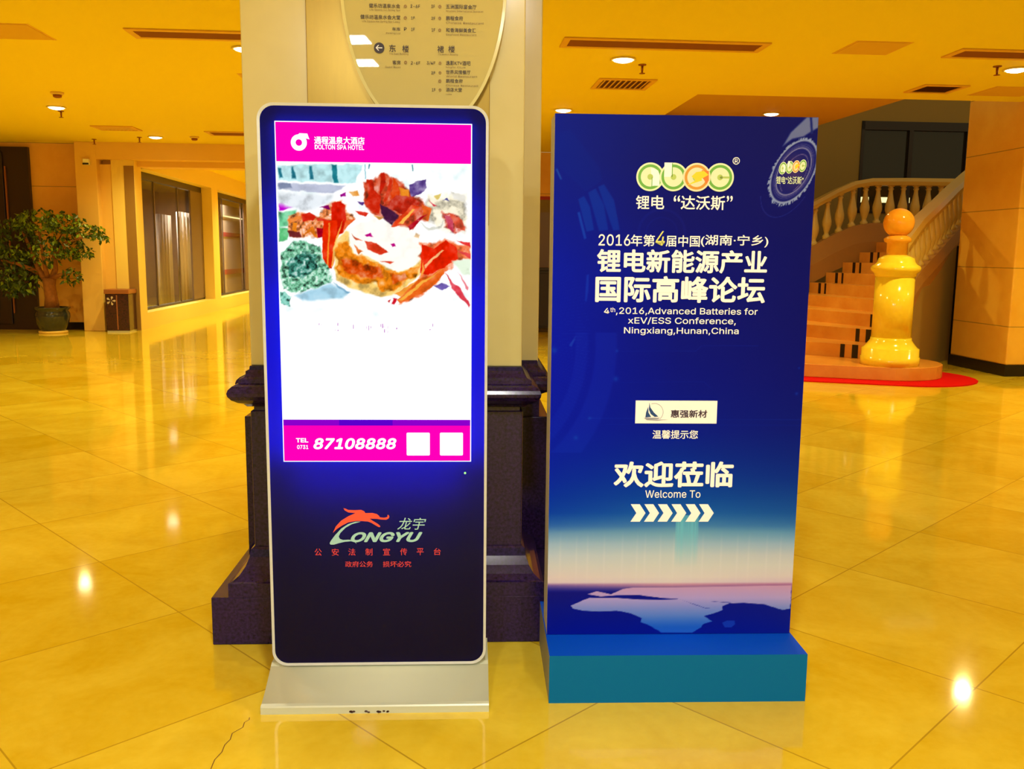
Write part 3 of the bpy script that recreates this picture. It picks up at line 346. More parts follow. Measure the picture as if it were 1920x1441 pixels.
SIGNE = [('Life Square Hot Spring Spa', (-0.0428, 2.27, 0.0616, 2.2772)), ('Life Square Hot Spring Spa Lobby', (-0.0684, 2.2312, 0.0613, 2.2392)), ('Parking Lot', (0.0128, 2.1942, 0.0619, 2.2014)), ('The East Building', (0.0226, 2.1257, 0.0891, 2.1338)), ('The Podium Building', (0.1913, 2.1273, 0.2598, 2.1346)), ('Guest Room', (0.0087, 2.083, 0.0618, 2.0895)), ('Wuzhou International Banquet', (0.2189, 2.2708, 0.3473, 2.2781)), ('Chinese Restaurant', (0.2188, 2.233, 0.3496, 2.2402)), ('Seafood Restaurant', (0.2188, 2.1947, 0.3248, 2.2012)), ('Night Club', (0.2187, 2.0853, 0.2862, 2.0919)), ('World Restaurant', (0.2187, 2.0554, 0.3279, 2.062)), ('Chinese Restaurant', (0.2187, 2.0251, 0.3315, 2.0316)), ('Lobby', (0.2186, 1.9955, 0.2399, 2.0012))]
SIGNICON = [(0.0743, 2.2818, 0.0852, 2.2931), (0.074, 2.2441, 0.0849, 2.2554), (0.0738, 2.1009, 0.0847, 2.1042), (0.1924, 2.2835, 0.2033, 2.2947), (0.1924, 2.2457, 0.2024, 2.2562), (0.1923, 2.207, 0.2024, 2.2167), (0.1933, 2.0966, 0.2031, 2.108), (0.1933, 2.0647, 0.203, 2.0754), (0.1919, 2.0369, 0.203, 2.0475), (0.1932, 2.0073, 0.2029, 2.018)]
SIGNARROW = ((-0.0112, 2.1488), 0.018)
OVAL = [(-0.1463, 2.371), (0.4291, 2.3838), (0.1403, 2.3774), (0.138, 1.8571)]
BRASS = [(-0.2507, 2.3012), (0.3543, 2.3141), (-0.2471, 1.97)]
BLS = 8.5
# ------------------------------------------------------------------ the hall
b = MB().quad((-13, -7, 0), (13, -7, 0), (13, 31, 0), (-13, 31, 0)); struct('floor', b, M['floor'])
b = MB(); E0, E1 = 3.0, 10.77                # stair opening in the ceiling: u > 3, v > 10.77
for a in ((-13, 13, -7, E1), (-13, E0, E1, 17.1), (-6.1, -2.2, 17.1, 31)): b.box(a[0], a[1], a[2], a[3], CZ, CZ + .12)
struct('ceiling', b, M['ceiling'])
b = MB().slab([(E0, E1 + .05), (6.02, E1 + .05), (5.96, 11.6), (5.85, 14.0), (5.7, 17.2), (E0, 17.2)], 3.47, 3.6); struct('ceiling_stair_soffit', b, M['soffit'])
# left back wall with the corridor opening
b = MB().box(-13, -6.4, 17.15, 17.4, 0, CZ); struct('wall_left', b, M['wall'])
b = MB().box(-6.42, -6.05, 16.8, 17.4, 0, CZ); struct('wall_pier', b, M['wallp'], bevel=.01)
b = MB().box(-6.06, -5.62, 16.95, 17.5, 0, 2.95); struct('wall_recess', b, M['wallp'])
b = MB().box(-6.05, -2.2, 16.8, 17.1, 3.03, CZ).box(-6.05, -2.2, 17.1, 17.5, 2.93, CZ); struct('wall_header', b, M['wallp'])
b = MB().box(-5.63, -5.46, 16.92, 17.3, 0, 2.93); struct('trim_1', b, M['reveal'])
b = MB().box(-13, -6.42, 17.12, 17.15, 0, .13); struct('baseboard_left', b, M['black'])
b = MB().box(-2.4, 1.75, 17.15, 17.4, 0, CZ).box(1.75, 3.0, 17.15, 17.4, 2.52, CZ).box(1.75, 3.0, 17.15, 17.4, 0, .72); struct('wall_back', b, M['wall'])
# corridor behind the opening
CU = -5.45
wins = ((17.3, 22.4, (18.9, 20.55), 1.0), (23.0, 28.5, (24.6, 26.8), 1.5))
b = MB().box(CU - .4, CU, 16.93, 31, 0, .3).box(CU - .4, CU, 16.93, 31, 2.93, CZ)
for a, c in ((16.93, 17.3), (22.4, 23.0), (28.5, 31)): b.box(CU - .4, CU, a, c, .3, 2.93)
struct('wall_corridor', b, M['corr'])
b = MB().box(-2.3, -2.1, 17.25, 31, 0, CZ); struct('wall_corridor_right', b, M['corr'])
b = MB().box(-9, -2.1, 30.8, 31, 0, CZ); struct('wall_corridor_end', b, M['corr'])
for k, (a, c, bars, sp) in enumerate(wins):
    f = MB().box(CU - .34, CU - .24, a, c, 2.8, 2.93).box(CU - .34, CU - .24, a, c, .3, .34).box(CU - .34, CU - .24, a, a + .06, .3, 2.93).box(CU - .34, CU - .24, c - .1, c, .3, 2.93)
    wf = struct('window_%d' % (k + 1), f, M['dframe'])
    g = MB().box(CU - .295, CU - .285, a + .06, c - .1, .34, 2.8); o = g.build('pane', M['glass'], wf)
    for y in bars:
        MB().box(CU - .3, CU - .27, y - .012, y + .012, .34, 2.8).build('glazing_bar', M['wframe'], wf)
    MB().box(CU - .27, CU - .23, c - sp, c, .34, 2.8).build('side_panel', M['wframe'], wf)
# dim rooms behind the glass
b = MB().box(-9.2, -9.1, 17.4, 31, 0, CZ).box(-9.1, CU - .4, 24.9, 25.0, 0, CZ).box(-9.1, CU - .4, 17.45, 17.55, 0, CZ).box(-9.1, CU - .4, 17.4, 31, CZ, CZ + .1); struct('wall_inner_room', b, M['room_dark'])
def wavy(name, label, u, v0, v1, z0, z1, m):
    mb = MB(); n = 40; A = []; 
    for i in range(n + 1):
        v = v0 + (v1 - v0) * i / n; A.append((u + .06 * math.sin(i * 1.9) + .02 * math.sin(i * .7), v))
    q = mb.add([(x, y, z) for z in (z0, z1) for x, y in A]); k = n + 1
    for i in range(n): mb.face((q + i, q + i + 1, q + k + i + 1, q + k + i), 0, True)
    o = mb.build(name, m); md = o.modifiers.new('thickness', 'SOLIDIFY'); md.thickness = .01
    o.rotation_euler = (0, 0, TH); tag(o, label, 'curtain', 'curtains behind the first corridor window'); return o
wavy('curtain', 'left pale sheer curtain behind the nearer corridor window', -6.7, 22.2, 23.2, .0, 2.3, M['curtain'])
wavy('curtain', 'right pale sheer curtain behind the nearer corridor window', -6.5, 23.2, 24.4, .0, 2.4, M['curtain'])
t = thing('display_board', 'pale display board with two red bands behind the farther corridor window', 'board', W2(-6.2, 27.6), TH)
MB().box(-.06, 0, -2.4, 2.6, .0, 2.75).build('board', M['board'], t)
MB().box(0, .012, -2.4, 2.6, 1.86, 1.98).build('band', M['redband'], t, label='upper red band'); MB().box(0, .012, -2.4, 2.6, .78, .92).build('band', M['redband'], t, label='lower red band')
MB().box(0, .03, -1.6, 1.5, 2.42, 2.45).build('picture_light', M['stripglow'], t, label='thin lit strip near the top')
# dark doorway at the far left
f = MB().box(-9.0, -7.32, 17.06, 17.16, 0, 3.24); d1 = struct('door_1', f, M['dark'])
MB().box(-8.9, -7.75, 17.03, 17.06, .1, 3.15).build('door_leaf', M['dark'], d1, bevel=.01)
MB().box(-7.72, -7.70, 17.02, 17.06, .3, 2.9).build('edge_strip', M['bin_top'], d1)
# strip of far hall seen between pillar and banner
f = MB().box(1.75, 3.0, 17.18, 17.26, 2.46, 2.52).box(1.75, 3.0, 17.18, 17.26, .72, .78); w3 = struct('window_3', f, M['redband'])
MB().box(1.75, 3.0, 17.21, 17.23, .78, 2.46).build('pane', M['glass'], w3)
b = MB().box(1.5, 3.0, 18.6, 18.7, 0, CZ); struct('wall_behind_window', b, M['reveal'])
t = thing('console_cabinet', 'low dark cabinet against the far wall in the gap between pillar and blue banner', 'cabinet', W2(2.25, 16.95), TH)
MB().box(-.55, .55, -.2, .18, .08, 1.15).build('body', M['dframe'], t, bevel=.01); MB().box(-.58, .58, -.23, .18, 1.15, 1.2).build('top', M['dark'], t)
for x in (-.26, .26): MB().box(x - .24, x + .24, -.22, -.2, .12, 1.1).build('door', M['dark'], t, bevel=.005)
for x in (-.5, .5): MB().box(x - .04, x + .04, -.16, .14, 0, .08).build('foot', M['black'], t)
# stairwell walls
b = MB().box(E0, 8.0, 17.2, 17.4, 0, 6).box(8.0, 13, 17.2, 17.4, 0, 2.3).box(8.0, 13, 17.2, 17.4, 4.02, 6).box(11.3, 13, 17.2, 17.4, 2.3, 4.02); struct('wall_stairwell', b, M['gwall'])
b = MB().box(E0 - .1, E0, 12.9, 17.2, 0, 3.47); struct('wall_stairwell_left', b, M['gwall'])
f = MB().box(8.0, 11.3, 17.18, 17.3, 3.86, 4.02).box(8.0, 11.3, 17.18, 17.3, 2.3, 2.36).box(8.0, 8.06, 17.18, 17.3, 2.3, 4.02).box(8.95, 9.03, 17.18, 17.3, 2.36, 3.86).box(10.1, 10.18, 17.18, 17.3, 2.36, 3.86)
w4 = struct('window_4', f, M['dark']); MB().box(8.06, 11.3, 17.24, 17.26, 2.36, 3.86).build('pane', M['dglass'], w4)
b = MB().box(12.8, 13, -7, 17.2, 0, CZ); struct('wall_right', b, M['wall'])
b = MB().box(-13, -12.8, -7, 17.2, 0, CZ); struct('wall_far_left', b, M['wall'])
# square stone column on the right
t = thing('stone_column', 'square orange stone clad column right of the staircase', 'column', W2(7.61, 11.25), TH)
MB().box(-.63, .63, -.62, .62, .14, 3.7).build('shaft', M['column'], t, bevel=.015); MB().box(-.645, .645, -.635, .635, 0, .14).build('skirting', M['black'], t)
# ------------------------------------------------------------------ ceiling fittings
def spot(name, loc, power, col, size, parent, blend=1.0, ang=150):
    l = bpy.data.lights.new(name, 'SPOT'); l.energy = power; l.color = col; l.spot_size = R(ang); l.spot_blend = blend; l.shadow_soft_size = size
    o = bpy.data.objects.new(name, l); COL.objects.link(o); o.parent = parent; o.location = loc; return o
def downlight(u, v, label, z=CZ, power=None, group='round recessed downlights', col=None):
    t = thing('downlight', label, 'ceiling light', W2(u, v, z), TH, group)
    rg = lambda q, zz: [(q * math.cos(2 * math.pi * j / 28), q * math.sin(2 * math.pi * j / 28), zz) for j in range(28)]
    MB().loft([rg(.115, 0), rg(.125, -.012), rg(.105, -.016), rg(.098, -.004)], 0, False, True).build('trim_ring', M['trim'], t)
    MB().lathe([(.098, -.004), (.09, -.022), (.05, -.034), (.001, -.038)], n=24).build('diffuser', M['lamp'], t)
    spot('downlight_lamp', (0, 0, -.06), power or LAMP_POWER, col or LAMP_COL, .06, t)
    return t
for u, v, l in ((-5.09, 12.82, 'round downlight at the far left, under the smoke detector'), (-4.74, 15.88, 'round downlight just in front of the corridor opening, far left'), (-1.82, 8.94, 'round downlight touching the left edge of the marble pillar'),
                (5.71, 8.94, 'round downlight at the right edge of the picture, beside the long vent'), (1.75, 8.96, 'round downlight between the long vent and the square slatted vent'), (1.59, 12.1, 'small round downlight just above the top left corner of the blue banner')):
    downlight(u, v, l)
downlight(4.7, 13.0, 'small round downlight in the lower soffit by the stairs', 3.47, 260)
out_lab = 'round recessed downlight elsewhere in the hall ceiling, outside the picture'
for u, v in ((-1.8, 12.4), (-1.8, 5.6), (1.75, 5.6), (-5.1, 5.6), (5.5, 5.6), (-5.1, 9.0), (-8.5, 9.0), (-8.5, 13.0), (9, 9), (9, 5.6), (-8.5, 5.6), (-5.1, 2.2), (5.5, 2.2)):
    downlight(u, v, out_lab, power=120 if v < 6 else None, col=NEAR_COL if v < 6 else None, group='downlights outside the picture')
for u, v in ((-7.6, 20.5), (-6.9, 23.5), (-5.95, 26.2), (-7.5, 27)): downlight(u, v, 'round downlight in the dim room behind the corridor windows', power=420, col=NEAR_COL, group='downlights behind the corridor windows')
for v in (19.5, 23.5, 27.5): downlight(-3.9, v, 'round recessed downlight in the corridor ceiling, out of sight', power=480, group='corridor downlights')
def panel_light(x, y, label):
    t = thing('panel_light', label, 'ceiling light', (x, y, CZ), R(8), 'rectangular panel lights over the entrance')
    MB().box(-.13, .13, -.18, .18, -.02, 0).build('frame', M['trim'], t); MB().box(-.1, .1, -.15, .15, -.024, -.02).build('diffuser', M['panel_lamp'], t)
    l = bpy.data.lights.new('panel_lamp', 'AREA'); l.shape = 'RECTANGLE'; l.size = .2; l.size_y = .3; l.energy = PANEL_POWER; l.color = PANEL_COL
    o = bpy.data.objects.new('panel_lamp', l); COL.objects.link(o); o.parent = t; o.location = (0, 0, -.03)
for x, y in ((-.93, -1.82), (-.92, -2.8), (1.6, -1.82), (1.6, -2.8), (.1, .6)):
    panel_light(x, y, 'white rectangular ceiling panel light behind the camera')
def linear_vent(u0, u1, v0, v1, label):
    t = thing('linear_vent', label, 'air vent', W2((u0 + u1) / 2, (v0 + v1) / 2, CZ), TH, 'long brown ceiling air vents'); a = (u1 - u0) / 2; c = (v1 - v0) / 2; w = .06
    MB().box(-a - w, a + w, -c - w, -c, -.014, 0).box(-a - w, a + w, c, c + w, -.014, 0).box(-a - w, -a, -c, c, -.014, 0).box(a, a + w, -c, c, -.014, 0).build('frame', M['vent_frame'], t, bevel=.004)
    MB().box(-a, a, -c, c, -.003, 0).build('throat', M['vent_dark'], t); lv = MB(); n = 6
    for i in range(n): y = -c + (i + .5) * 2 * c / n; lv.quad((-a, y - .012, -.003), (a, y - .012, -.003), (a, y + .008, -.012), (-a, y + .008, -.012))
    lv.build('louvre', M['vent'], t)
linear_vent(-2.64, -.85, 8.33, 8.56, 'long brown ceiling vent cut off by the left side of the pillar, nearest'); linear_vent(1.13, 2.86, 8.2, 8.45, 'long brown ceiling vent above the blue banner')
linear_vent(4.74, 6.5, 8.2, 8.45, 'long brown ceiling vent at the right edge of the picture'); linear_vent(-3.68, -1.9, 15.08, 15.45, 'far brown ceiling vent above the corridor opening, left of the kiosk')
def square_vent(u0, u1, v0, v1, label):
    t = thing('square_vent', label, 'air vent', W2((u0 + u1) / 2, (v0 + v1) / 2, CZ), TH, 'square slatted ceiling vents'); a = (u1 - u0) / 2; c = (v1 - v0) / 2; w = .05
    MB().box(-a - w, a + w, -c - w, -c, -.016, 0).box(-a - w, a + w, c, c + w, -.016, 0).box(-a - w, -a, -c, c, -.016, 0).box(a, a + w, -c, c, -.016, 0).build('frame', M['vent_frame'], t, bevel=.004)
    MB().box(-a, a, -c, c, -.002, 0).build('throat', M['vent_dark'], t); sl = MB(); n = 9
    for i in range(n): x = -a + (i + .5) * 2 * a / n; sl.quad((x - .02, -c, -.014), (x - .02, c, -.014), (x + .012, c, -.003), (x + .012, -c, -.003))
    sl.build('slats', M['slat'], t)
square_vent(1.74, 2.27, 9.98, 10.48, 'square slatted vent above the banner with dark gaps at its left'); square_vent(5.3, 5.72, 9.87, 10.25, 'square slatted vent at the upper right near the stone column'); square_vent(-5.28, -4.75, 14.66, 15.05, 'square slatted vent at the far left, before the corridor opening')
def access_panel(u0, u1, v0, v1, label):
    t = thing('access_panel', label, 'access panel', W2((u0 + u1) / 2, (v0 + v1) / 2, CZ), TH, 'flush ceiling access panels'); a = (u1 - u0) / 2; c = (v1 - v0) / 2
    MB().box(-a, a, -c, c, -.006, 0).build('hatch', M['panel_paint'], t, bevel=.002); 
    MB().box(-a - .02, a + .02, -c - .02, c + .02, -.002, 0).build('rim', M['vent_frame'], t)
access_panel(-4.05, -3.48, 8.25, 8.8, 'flush ceiling hatch at the upper left corner of the picture'); access_panel(3.64, 4.12, 8.0, 8.48, 'flush ceiling hatch between the two long vents on the right'); access_panel(6.1, 6.7, 9.86, 10.4, 'flush ceiling hatch in front of the stone column at the right edge'); access_panel(-2.15, -1.6, 10.2, 10.62, 'flush ceiling hatch half hidden by the left side of the pillar')
def sprinkler(u, v, label):
    t = thing('sprinkler', label, 'sprinkler', W2(u, v, CZ), TH, 'ceiling sprinklers')
    MB().lathe([(.04, 0), (.04, -.008), (.02, -.012)], n=16).build('rosette', M['brassy'], t); MB().lathe([(.012, -.01), (.012, -.05), (.008, -.08)], n=10).build('stem', M['brassy'], t); MB().lathe([(.004, -.078), (.03, -.084), (.03, -.088), (.004, -.09)], n=14).build('deflector', M['brassy'], t)
for a in ((1.99, 9.2, 'pendent sprinkler right of the downlight above the banner'), (5.45, 8.84, 'pendent sprinkler left of the downlight at the right edge'), (-5.04, 16.0, 'pendent sprinkler left of the downlight by the corridor opening'), (-5.18, 13.19, 'small pendent sprinkler just behind the far left downlight'), (-5.92, 16.4, 'tiny sprinkler in front of the wall pier at far left')): sprinkler(*a)
def detector(u, v, label):
    t = thing('smoke_detector', label, 'smoke detector', W2(u, v, CZ), TH, 'smoke detectors')
    MB().lathe([(.075, 0), (.075, -.02), (.06, -.03)], n=24).build('base', M['plastic'], t); MB().lathe([(.05, -.03), (.048, -.055), (.03, -.065), (.001, -.066)], n=24).build('sensor_head', M['brassy'], t)
detector(-4.61, 11.66, 'round smoke detector above the far left downlight'); detector(-4.08, 15.77, 'round smoke detector above the corridor opening')
t = thing('wall_camera', 'small white box camera on the wall pier beside the corridor opening', 'camera', W2(-6.2, 16.8, 2.97), TH)
MB().box(-.05, .05, -.09, -.01, -.05, .05).build('housing', M['white'], t, bevel=.008); MB().box(-.05, .05, -.1, -.09, -.05, -.02).build('lens_window', M['black'], t); MB().box(-.02, .02, -.012, 0, -.02, .02).build('bracket', M['plastic'], t)
# ------------------------------------------------------------------ marble pillar with dark granite base
PY = R(2.6)
t = thing('marble_pillar', 'tall cream marble pillar on a dark granite base behind the kiosk', 'pillar', (-.457, 3.215, 0), PY)
MB().box(-.647, .647, 0, 1.55, 0, .183).build('plinth', M['granite'], t, bevel=.004)
bay = [(.583, 0, .183), (.583, 0, .236), (.572, .01, .24), (.548, .03, .258), (.53, .052, .285), (.519, .07, .315), (.515, .078, .342), (.505, .085, .35)]
MB().rects([(-h, h, v, .6, z) for h, v, z in bay]).build('base_moulding', M['granite'], t)
MB().box(-.503, .503, .09, .6, .34, .868).box(-.64, .64, .545, 1.5, .183, .765).build('dado', M['granite'], t, bevel=.004)
cor = [(.492, .1, .86), (.492, .1, .884), (.512, .08, .886), (.52, .065, .897), (.535, .04, .905), (.553, .018, .918), (.563, .004, .933), (.565, 0, .945), (.561, .006, .957), (.55, .02, .968), (.532, .042, .977), (.532, .045, .99), (.515, .06, .998), (.503, .072, 1.012), (.5, .078, 1.022), (.498, .08, 1.036)]
MB().rects([(-h, h, v, .7, z) for h, v, z in cor]).rects([(-h - .09, h + .09, .47 + v, 1.58 - v, z - .03) for h, v, z in cor]).box(-.6, .6, .56, 1.48, .76, .86).build('cornice', M['granite'], t)
MB().box(-.497, .497, .095, .6, 1.036, CZ).box(-.592, .592, .555, 1.48, 1.0, CZ).build('shaft', M['cream'], t, bevel=.004)
# directory sign on the pillar
n_ = Vector((-math.sin(PY), math.cos(PY), 0))
SO = Vector((-.457, 3.215, 0)) + n_ * .04
t = thing('directory_sign', 'brass directory sign with an oval clear plate, on the pillar above the kiosk', 'sign', SO, PY)
MB().box(-.268, .372, .04, .055, 1.55, 3.1).build('backing_panel', M['brass'], t, bevel=.002)
ov = [(.1425 + .287 * math.cos(2 * math.pi * j / 96), 2.377 + .515 * math.sin(2 * math.pi * j / 96)) for j in range(96)]
plate = MB().prism(ov, .002, .012).build('oval_plate', M['plate'], t)
ov2 = [(.1425 + .276 * math.cos(2 * math.pi * j / 96), 2.377 + .504 * math.sin(2 * math.pi * j / 96)) for j in range(96)]
rim = MB(); q = rim.add([(x, .0015, z) for x, z in ov] + [(x, .0, z) for x, z in ov2])
for j in range(96): rim.face((q + j, q + (j + 1) % 96, q + 96 + (j + 1) % 96, q + 96 + j))
rim.build('bevelled_rim', M['plate_edge'], plate)
for z in (1.92, 2.83):
    for x in (.14,): MB().lathe([(.012, -.02), (.012, .03)], n=16).build('standoff', M['silver'], t).matrix_local = Matrix.Translation((x, .01, z)) @ Matrix.Rotation(R(90), 4, 'X')
for s, rc in SIGN: text(s, rc, M['ink'], plate, -.001, .008)
for s, rc in SIGNE: text(s, rc, M['ink2'], plate, -.001)
for rc in SIGNICON: MB().disc((rc[0] + rc[2]) / 2, (rc[1] + rc[3]) / 2, (rc[2] - rc[0]) / 2, -.001, r0=(rc[2] - rc[0]) / 5, n=14).build('pictogram', M['icon'], plate)
(ax, az), ar = SIGNARROW
MB().disc(ax, az, ar, -.001).build('arrow_disc', M['ink'], plate)
ab = MB().rect(ax - ar * .5, az - ar * .09, ax + ar * .6, az + ar * .09, -.002); 
for s in (1, -1): ab.flat([(ax - ar * .68, az), (ax - ar * .45, az), (ax + ar * .0, az + s * ar * .5), (ax - ar * .2, az + s * ar * .52)], -.002)
ab.build('arrow', M['white'], plate)
# ------------------------------------------------------------------ raster helper for printed pictures
RNG = np.random.RandomState(3)
def vnoise(X, Z, sc, seed=0):
    rs = np.random.RandomState(seed); T = rs.rand(64, 64); x = X * sc; z = Z * sc; xi = np.floor(x).astype(int); zi = np.floor(z).astype(int); fx = x - xi; fz = z - zi
    fx = fx * fx * (3 - 2 * fx); fz = fz * fz * (3 - 2 * fz); g = lambda a, c: T[a % 64, c % 64]
    return (g(xi, zi) * (1 - fx) + g(xi + 1, zi) * fx) * (1 - fz) + (g(xi, zi + 1) * (1 - fx) + g(xi + 1, zi + 1) * fx) * fz
def fbm(X, Z, sc, seed=0): return sum(vnoise(X, Z, sc * 2 ** i, seed + i) * .5 ** i for i in range(4)) / 1.875
def sdf(P, X, Z):
    d = np.full(X.shape, 1e9); ins = np.zeros(X.shape, bool); n = len(P)
    for i in range(n):
        ax, az = P[i]; bx, bz = P[(i + 1) % n]; ex, ez = bx - ax, bz - az; L = ex * ex + ez * ez + 1e-12
        tt = np.clip(((X - ax) * ex + (Z - az) * ez) / L, 0, 1); d = np.minimum(d, np.hypot(X - ax - tt * ex, Z - az - tt * ez))
        c = ((az > Z) != (bz > Z)) & (X < (bx - ax) * (Z - az) / ((bz - az) if abs(bz - az) > 1e-9 else 1e-9) + ax); ins ^= c
    return np.where(ins, -d, d)
def LIN(c): c = np.asarray(c, float) / 255; return np.where(c <= .04045, c / 12.92, ((c + .055) / 1.055) ** 2.4)
def picture(name, x0, x1, z0, z1, nx, nz, C, y, m, parent):
    xs = np.linspace(x0, x1, nx); zs = np.linspace(z0, z1, nz); X, Z = np.meshgrid(xs, zs)
    me = bpy.data.meshes.new(name); co = np.stack([X, np.full_like(X, y), Z], -1).reshape(-1, 3)
    idx = np.arange(nx * nz).reshape(nz, nx); F = np.stack([idx[:-1, :-1], idx[:-1, 1:], idx[1:, 1:], idx[1:, :-1]], -1).reshape(-1, 4)
    me.vertices.add(len(co)); me.vertices.foreach_set('co', co.ravel().astype('f')); me.loops.add(F.size); me.loops.foreach_set('vertex_index', F.ravel().astype('i'))
    me.polygons.add(len(F)); me.polygons.foreach_set('loop_start', np.arange(0, F.size, 4, dtype='i')); me.update(calc_edges=True)
    at = me.attributes.new('print', 'FLOAT_COLOR', 'POINT'); at.data.foreach_set('color', np.concatenate([LIN(C.reshape(-1, 3)), np.ones((nx * nz, 1))], 1).ravel().astype('f'))
    me.materials.append(m); o = bpy.data.objects.new(name, me); COL.objects.link(o); o.parent = parent; return o
def mesh_xz(x0, x1, z0, z1, nx, nz): return np.meshgrid(np.linspace(x0, x1, nx), np.linspace(z0, z1, nz))
# ------------------------------------------------------------------ digital kiosk
KR = thing('digital_kiosk', 'upright advertising kiosk with a bright screen, dark glass and silver frame, left of the banner', 'kiosk', (-.4315, 2.849, 0), R(2.6))
bx, bz0, bz1 = .3525, .091, 1.897
o1 = rrect(-bx, bx, bz0, bz1, .05); o2 = rrect(-bx + .0085, bx - .0085, bz0 + .0085, bz1 - .0085, .043); k = len(o1)
fr = MB(); q = fr.add([(x, -.002, z) for x, z in o2] + [(x, -.004, z) for x, z in o1] + [(x, .1, z) for x, z in o1] + [(x, .012, z) for x, z in o2])
for j in range(k):
    j2 = (j + 1) % k
    for a, c in ((0, 1), (1, 2), (3, 0)): fr.face((q + a * k + j, q + a * k + j2, q + c * k + j2, q + c * k + j))
fr.face([q + 2 * k + j for j in range(k)]); KB = fr.build('housing', M['silver'], KR, label='silver frame and back')
def bezelmat():
    m = bpy.data.materials.new('dark_cover_glass'); m.use_nodes = True; nt = m.node_tree; L = nt.links; nt.nodes.clear()
    d = nd(nt, 'ShaderNodeBsdfDiffuse'); d.inputs[0].default_value = (.005, .0045, .012, 1); tr = nd(nt, 'ShaderNodeBsdfTranslucent'); tr.inputs[0].default_value = (.002, .006, .5, 1)  # blue translucency lets the added strips glow through the dark glass
    a = nd(nt, 'ShaderNodeAddShader'); g = nd(nt, 'ShaderNodeBsdfGlossy'); g.inputs['Roughness'].default_value = .03; f = nd(nt, 'ShaderNodeFresnel'); f.inputs[0].default_value = 1.22; x = nd(nt, 'ShaderNodeMixShader'); o = nd(nt, 'ShaderNodeOutputMaterial')
    L.new(d.outputs[0], a.inputs[0]); L.new(tr.outputs[0], a.inputs[1]); L.new(f.outputs[0], x.inputs[0]); L.new(a.outputs[0], x.inputs[1]); L.new(g.outputs[0], x.inputs[2]); L.new(x.outputs[0], o.inputs[0]); return m
lin_ = MB(); q = lin_.add([(x, .014, z) for x, z in o2] + [(x, .092, z) for x, z in o2]); k = len(o2)
for j in range(k): lin_.face((q + j, q + (j + 1) % k, q + k + (j + 1) % k, q + k + j))
lin_.face([q + k + j for j in range(k)]); lin_.build('glow_baffle', M['black'], KB)  # unseen black lining added to stop the glow spreading inside the housing
KG = MB().flat(o2, -.0015).build('cover_glass', bezelmat(), KR, label='dark navy glass front')
# added strips inside the housing, imitating blue glare through the tinted glass
BL = emat('added_glow_blue', (60, 70, 255), 1.0)
def strip(x0, x1, z0, z1, s, y=.05):
    m = BL.copy(); m.node_tree.nodes['Emission'].inputs[1].default_value = s; MB().box(x0, x1, y, y + .01, z0, z1).build('added_glow_strip', m, KB)
strip(-.318, -.306, .80, 1.36, BLS); strip(.308, .320, .80, 1.36, BLS); strip(-.27, .27, .735, .75, BLS * .7, .075); strip(-.318, -.306, 1.36, 1.62, BLS * .45); strip(.308, .32, 1.36, 1.62, BLS * .45)
sx0, sx1, sz0, sz1 = -.2965, .2985, .786, 1.840
SCR = MB().box(sx0 - .003, sx1 + .003, -.003, .03, sz0 - .003, sz1 + .003).build('screen', M['whitee'], KR, label='bright lit display')
yS = -.0045
MB().rect(sx0, SCREEN['header'], sx1, sz1, yS).build('header_band', M['magenta'], SCR, label='magenta band at the top')
MB().rect(sx0, sz0, sx1, SCREEN['band2'], yS).build('footer_band', M['magenta'], SCR, label='magenta band at the bottom')
vb = MB(); 
for a, c, mi in ((sx0, -.12, 0), (-.12, .05, 1), (.05, sx1, 0)): vb.rect(a, SCREEN['band2'], c, SCREEN['footer'], yS, mi)
vb.build('stripe', [M['violet'], M['violet2']], SCR, label='violet stripe over the bottom band')
pz0, pz1 = 1.24, SCREEN['header'] - .0005
X, Z = mesh_xz(sx0, sx1, pz0, pz1, 330, 260); C = np.full(X.shape + (3,), 255.0)
wx = (fbm(X, Z, 50, 11) - .5) * .016; wz = (fbm(X, Z, 50, 21) - .5) * .016
C[...] = np.clip(255 - 40 * np.clip(fbm(X, Z, 22, 5) - .62, 0, 1)[..., None] * np.array([1.2, .6, .6]) * 3, 0, 255)
for i, (col, soft, amp, P) in enumerate(PICTURE):
    d = sdf(P, X + wx * (.6 if amp < .7 else 1.5), Z + wz * (.6 if amp < .7 else 1.5)); s = soft * .001 * 1.1; al = np.clip(.5 - d / (2 * s), 0, 1)[..., None]
    nz_ = (fbm(X, Z, 45 if amp < 1 else 110, 31 + i) - .5) * 2 * amp
    cc = np.array(col, float)[None, None] * (1 + np.minimum(nz_, 0)[..., None]) + (255 - np.array(col, float)[None, None]) * np.clip(nz_, 0, 1)[..., None]
    C = C * (1 - al) + np.clip(cc, 0, 255) * al
fade = np.clip((Z - pz0) / .02, 0, 1)[..., None]; C = C * fade + 255 * (1 - fade)
picture('picture', sx0, sx1, pz0, pz1, 330, 260, C, yS, attrmat('screen_picture', 1.1), SCR)['label'] = 'photo of an orange steamed crab with green garnish'
x0, z0, x1, z1 = SCREEN['logo']; cx, cz = x0 + (z1 - z0) * .47, (z0 + z1) / 2 - .002; rr = (z1 - z0) * .47
MB().disc(cx, cz, rr, yS - .001, r0=rr * .40).flat([(cx - rr * .2, cz + rr * .85), (cx + rr * .1, z1), (x1 - .006, z1 - .001), (x1, z1 - .018), (x1 - .012, z1 - .015), (cx + rr * .9, cz + rr * .45)], yS - .001).build('emblem', M['whitee'], SCR, label='white ring emblem')
text('通程温泉大酒店', SCREEN['cn'], M['whitee'], SCR, yS - .001, .022); text('DOLTON SPA HOTEL', SCREEN['en'], M['whitee'], SCR, yS - .001, .018)
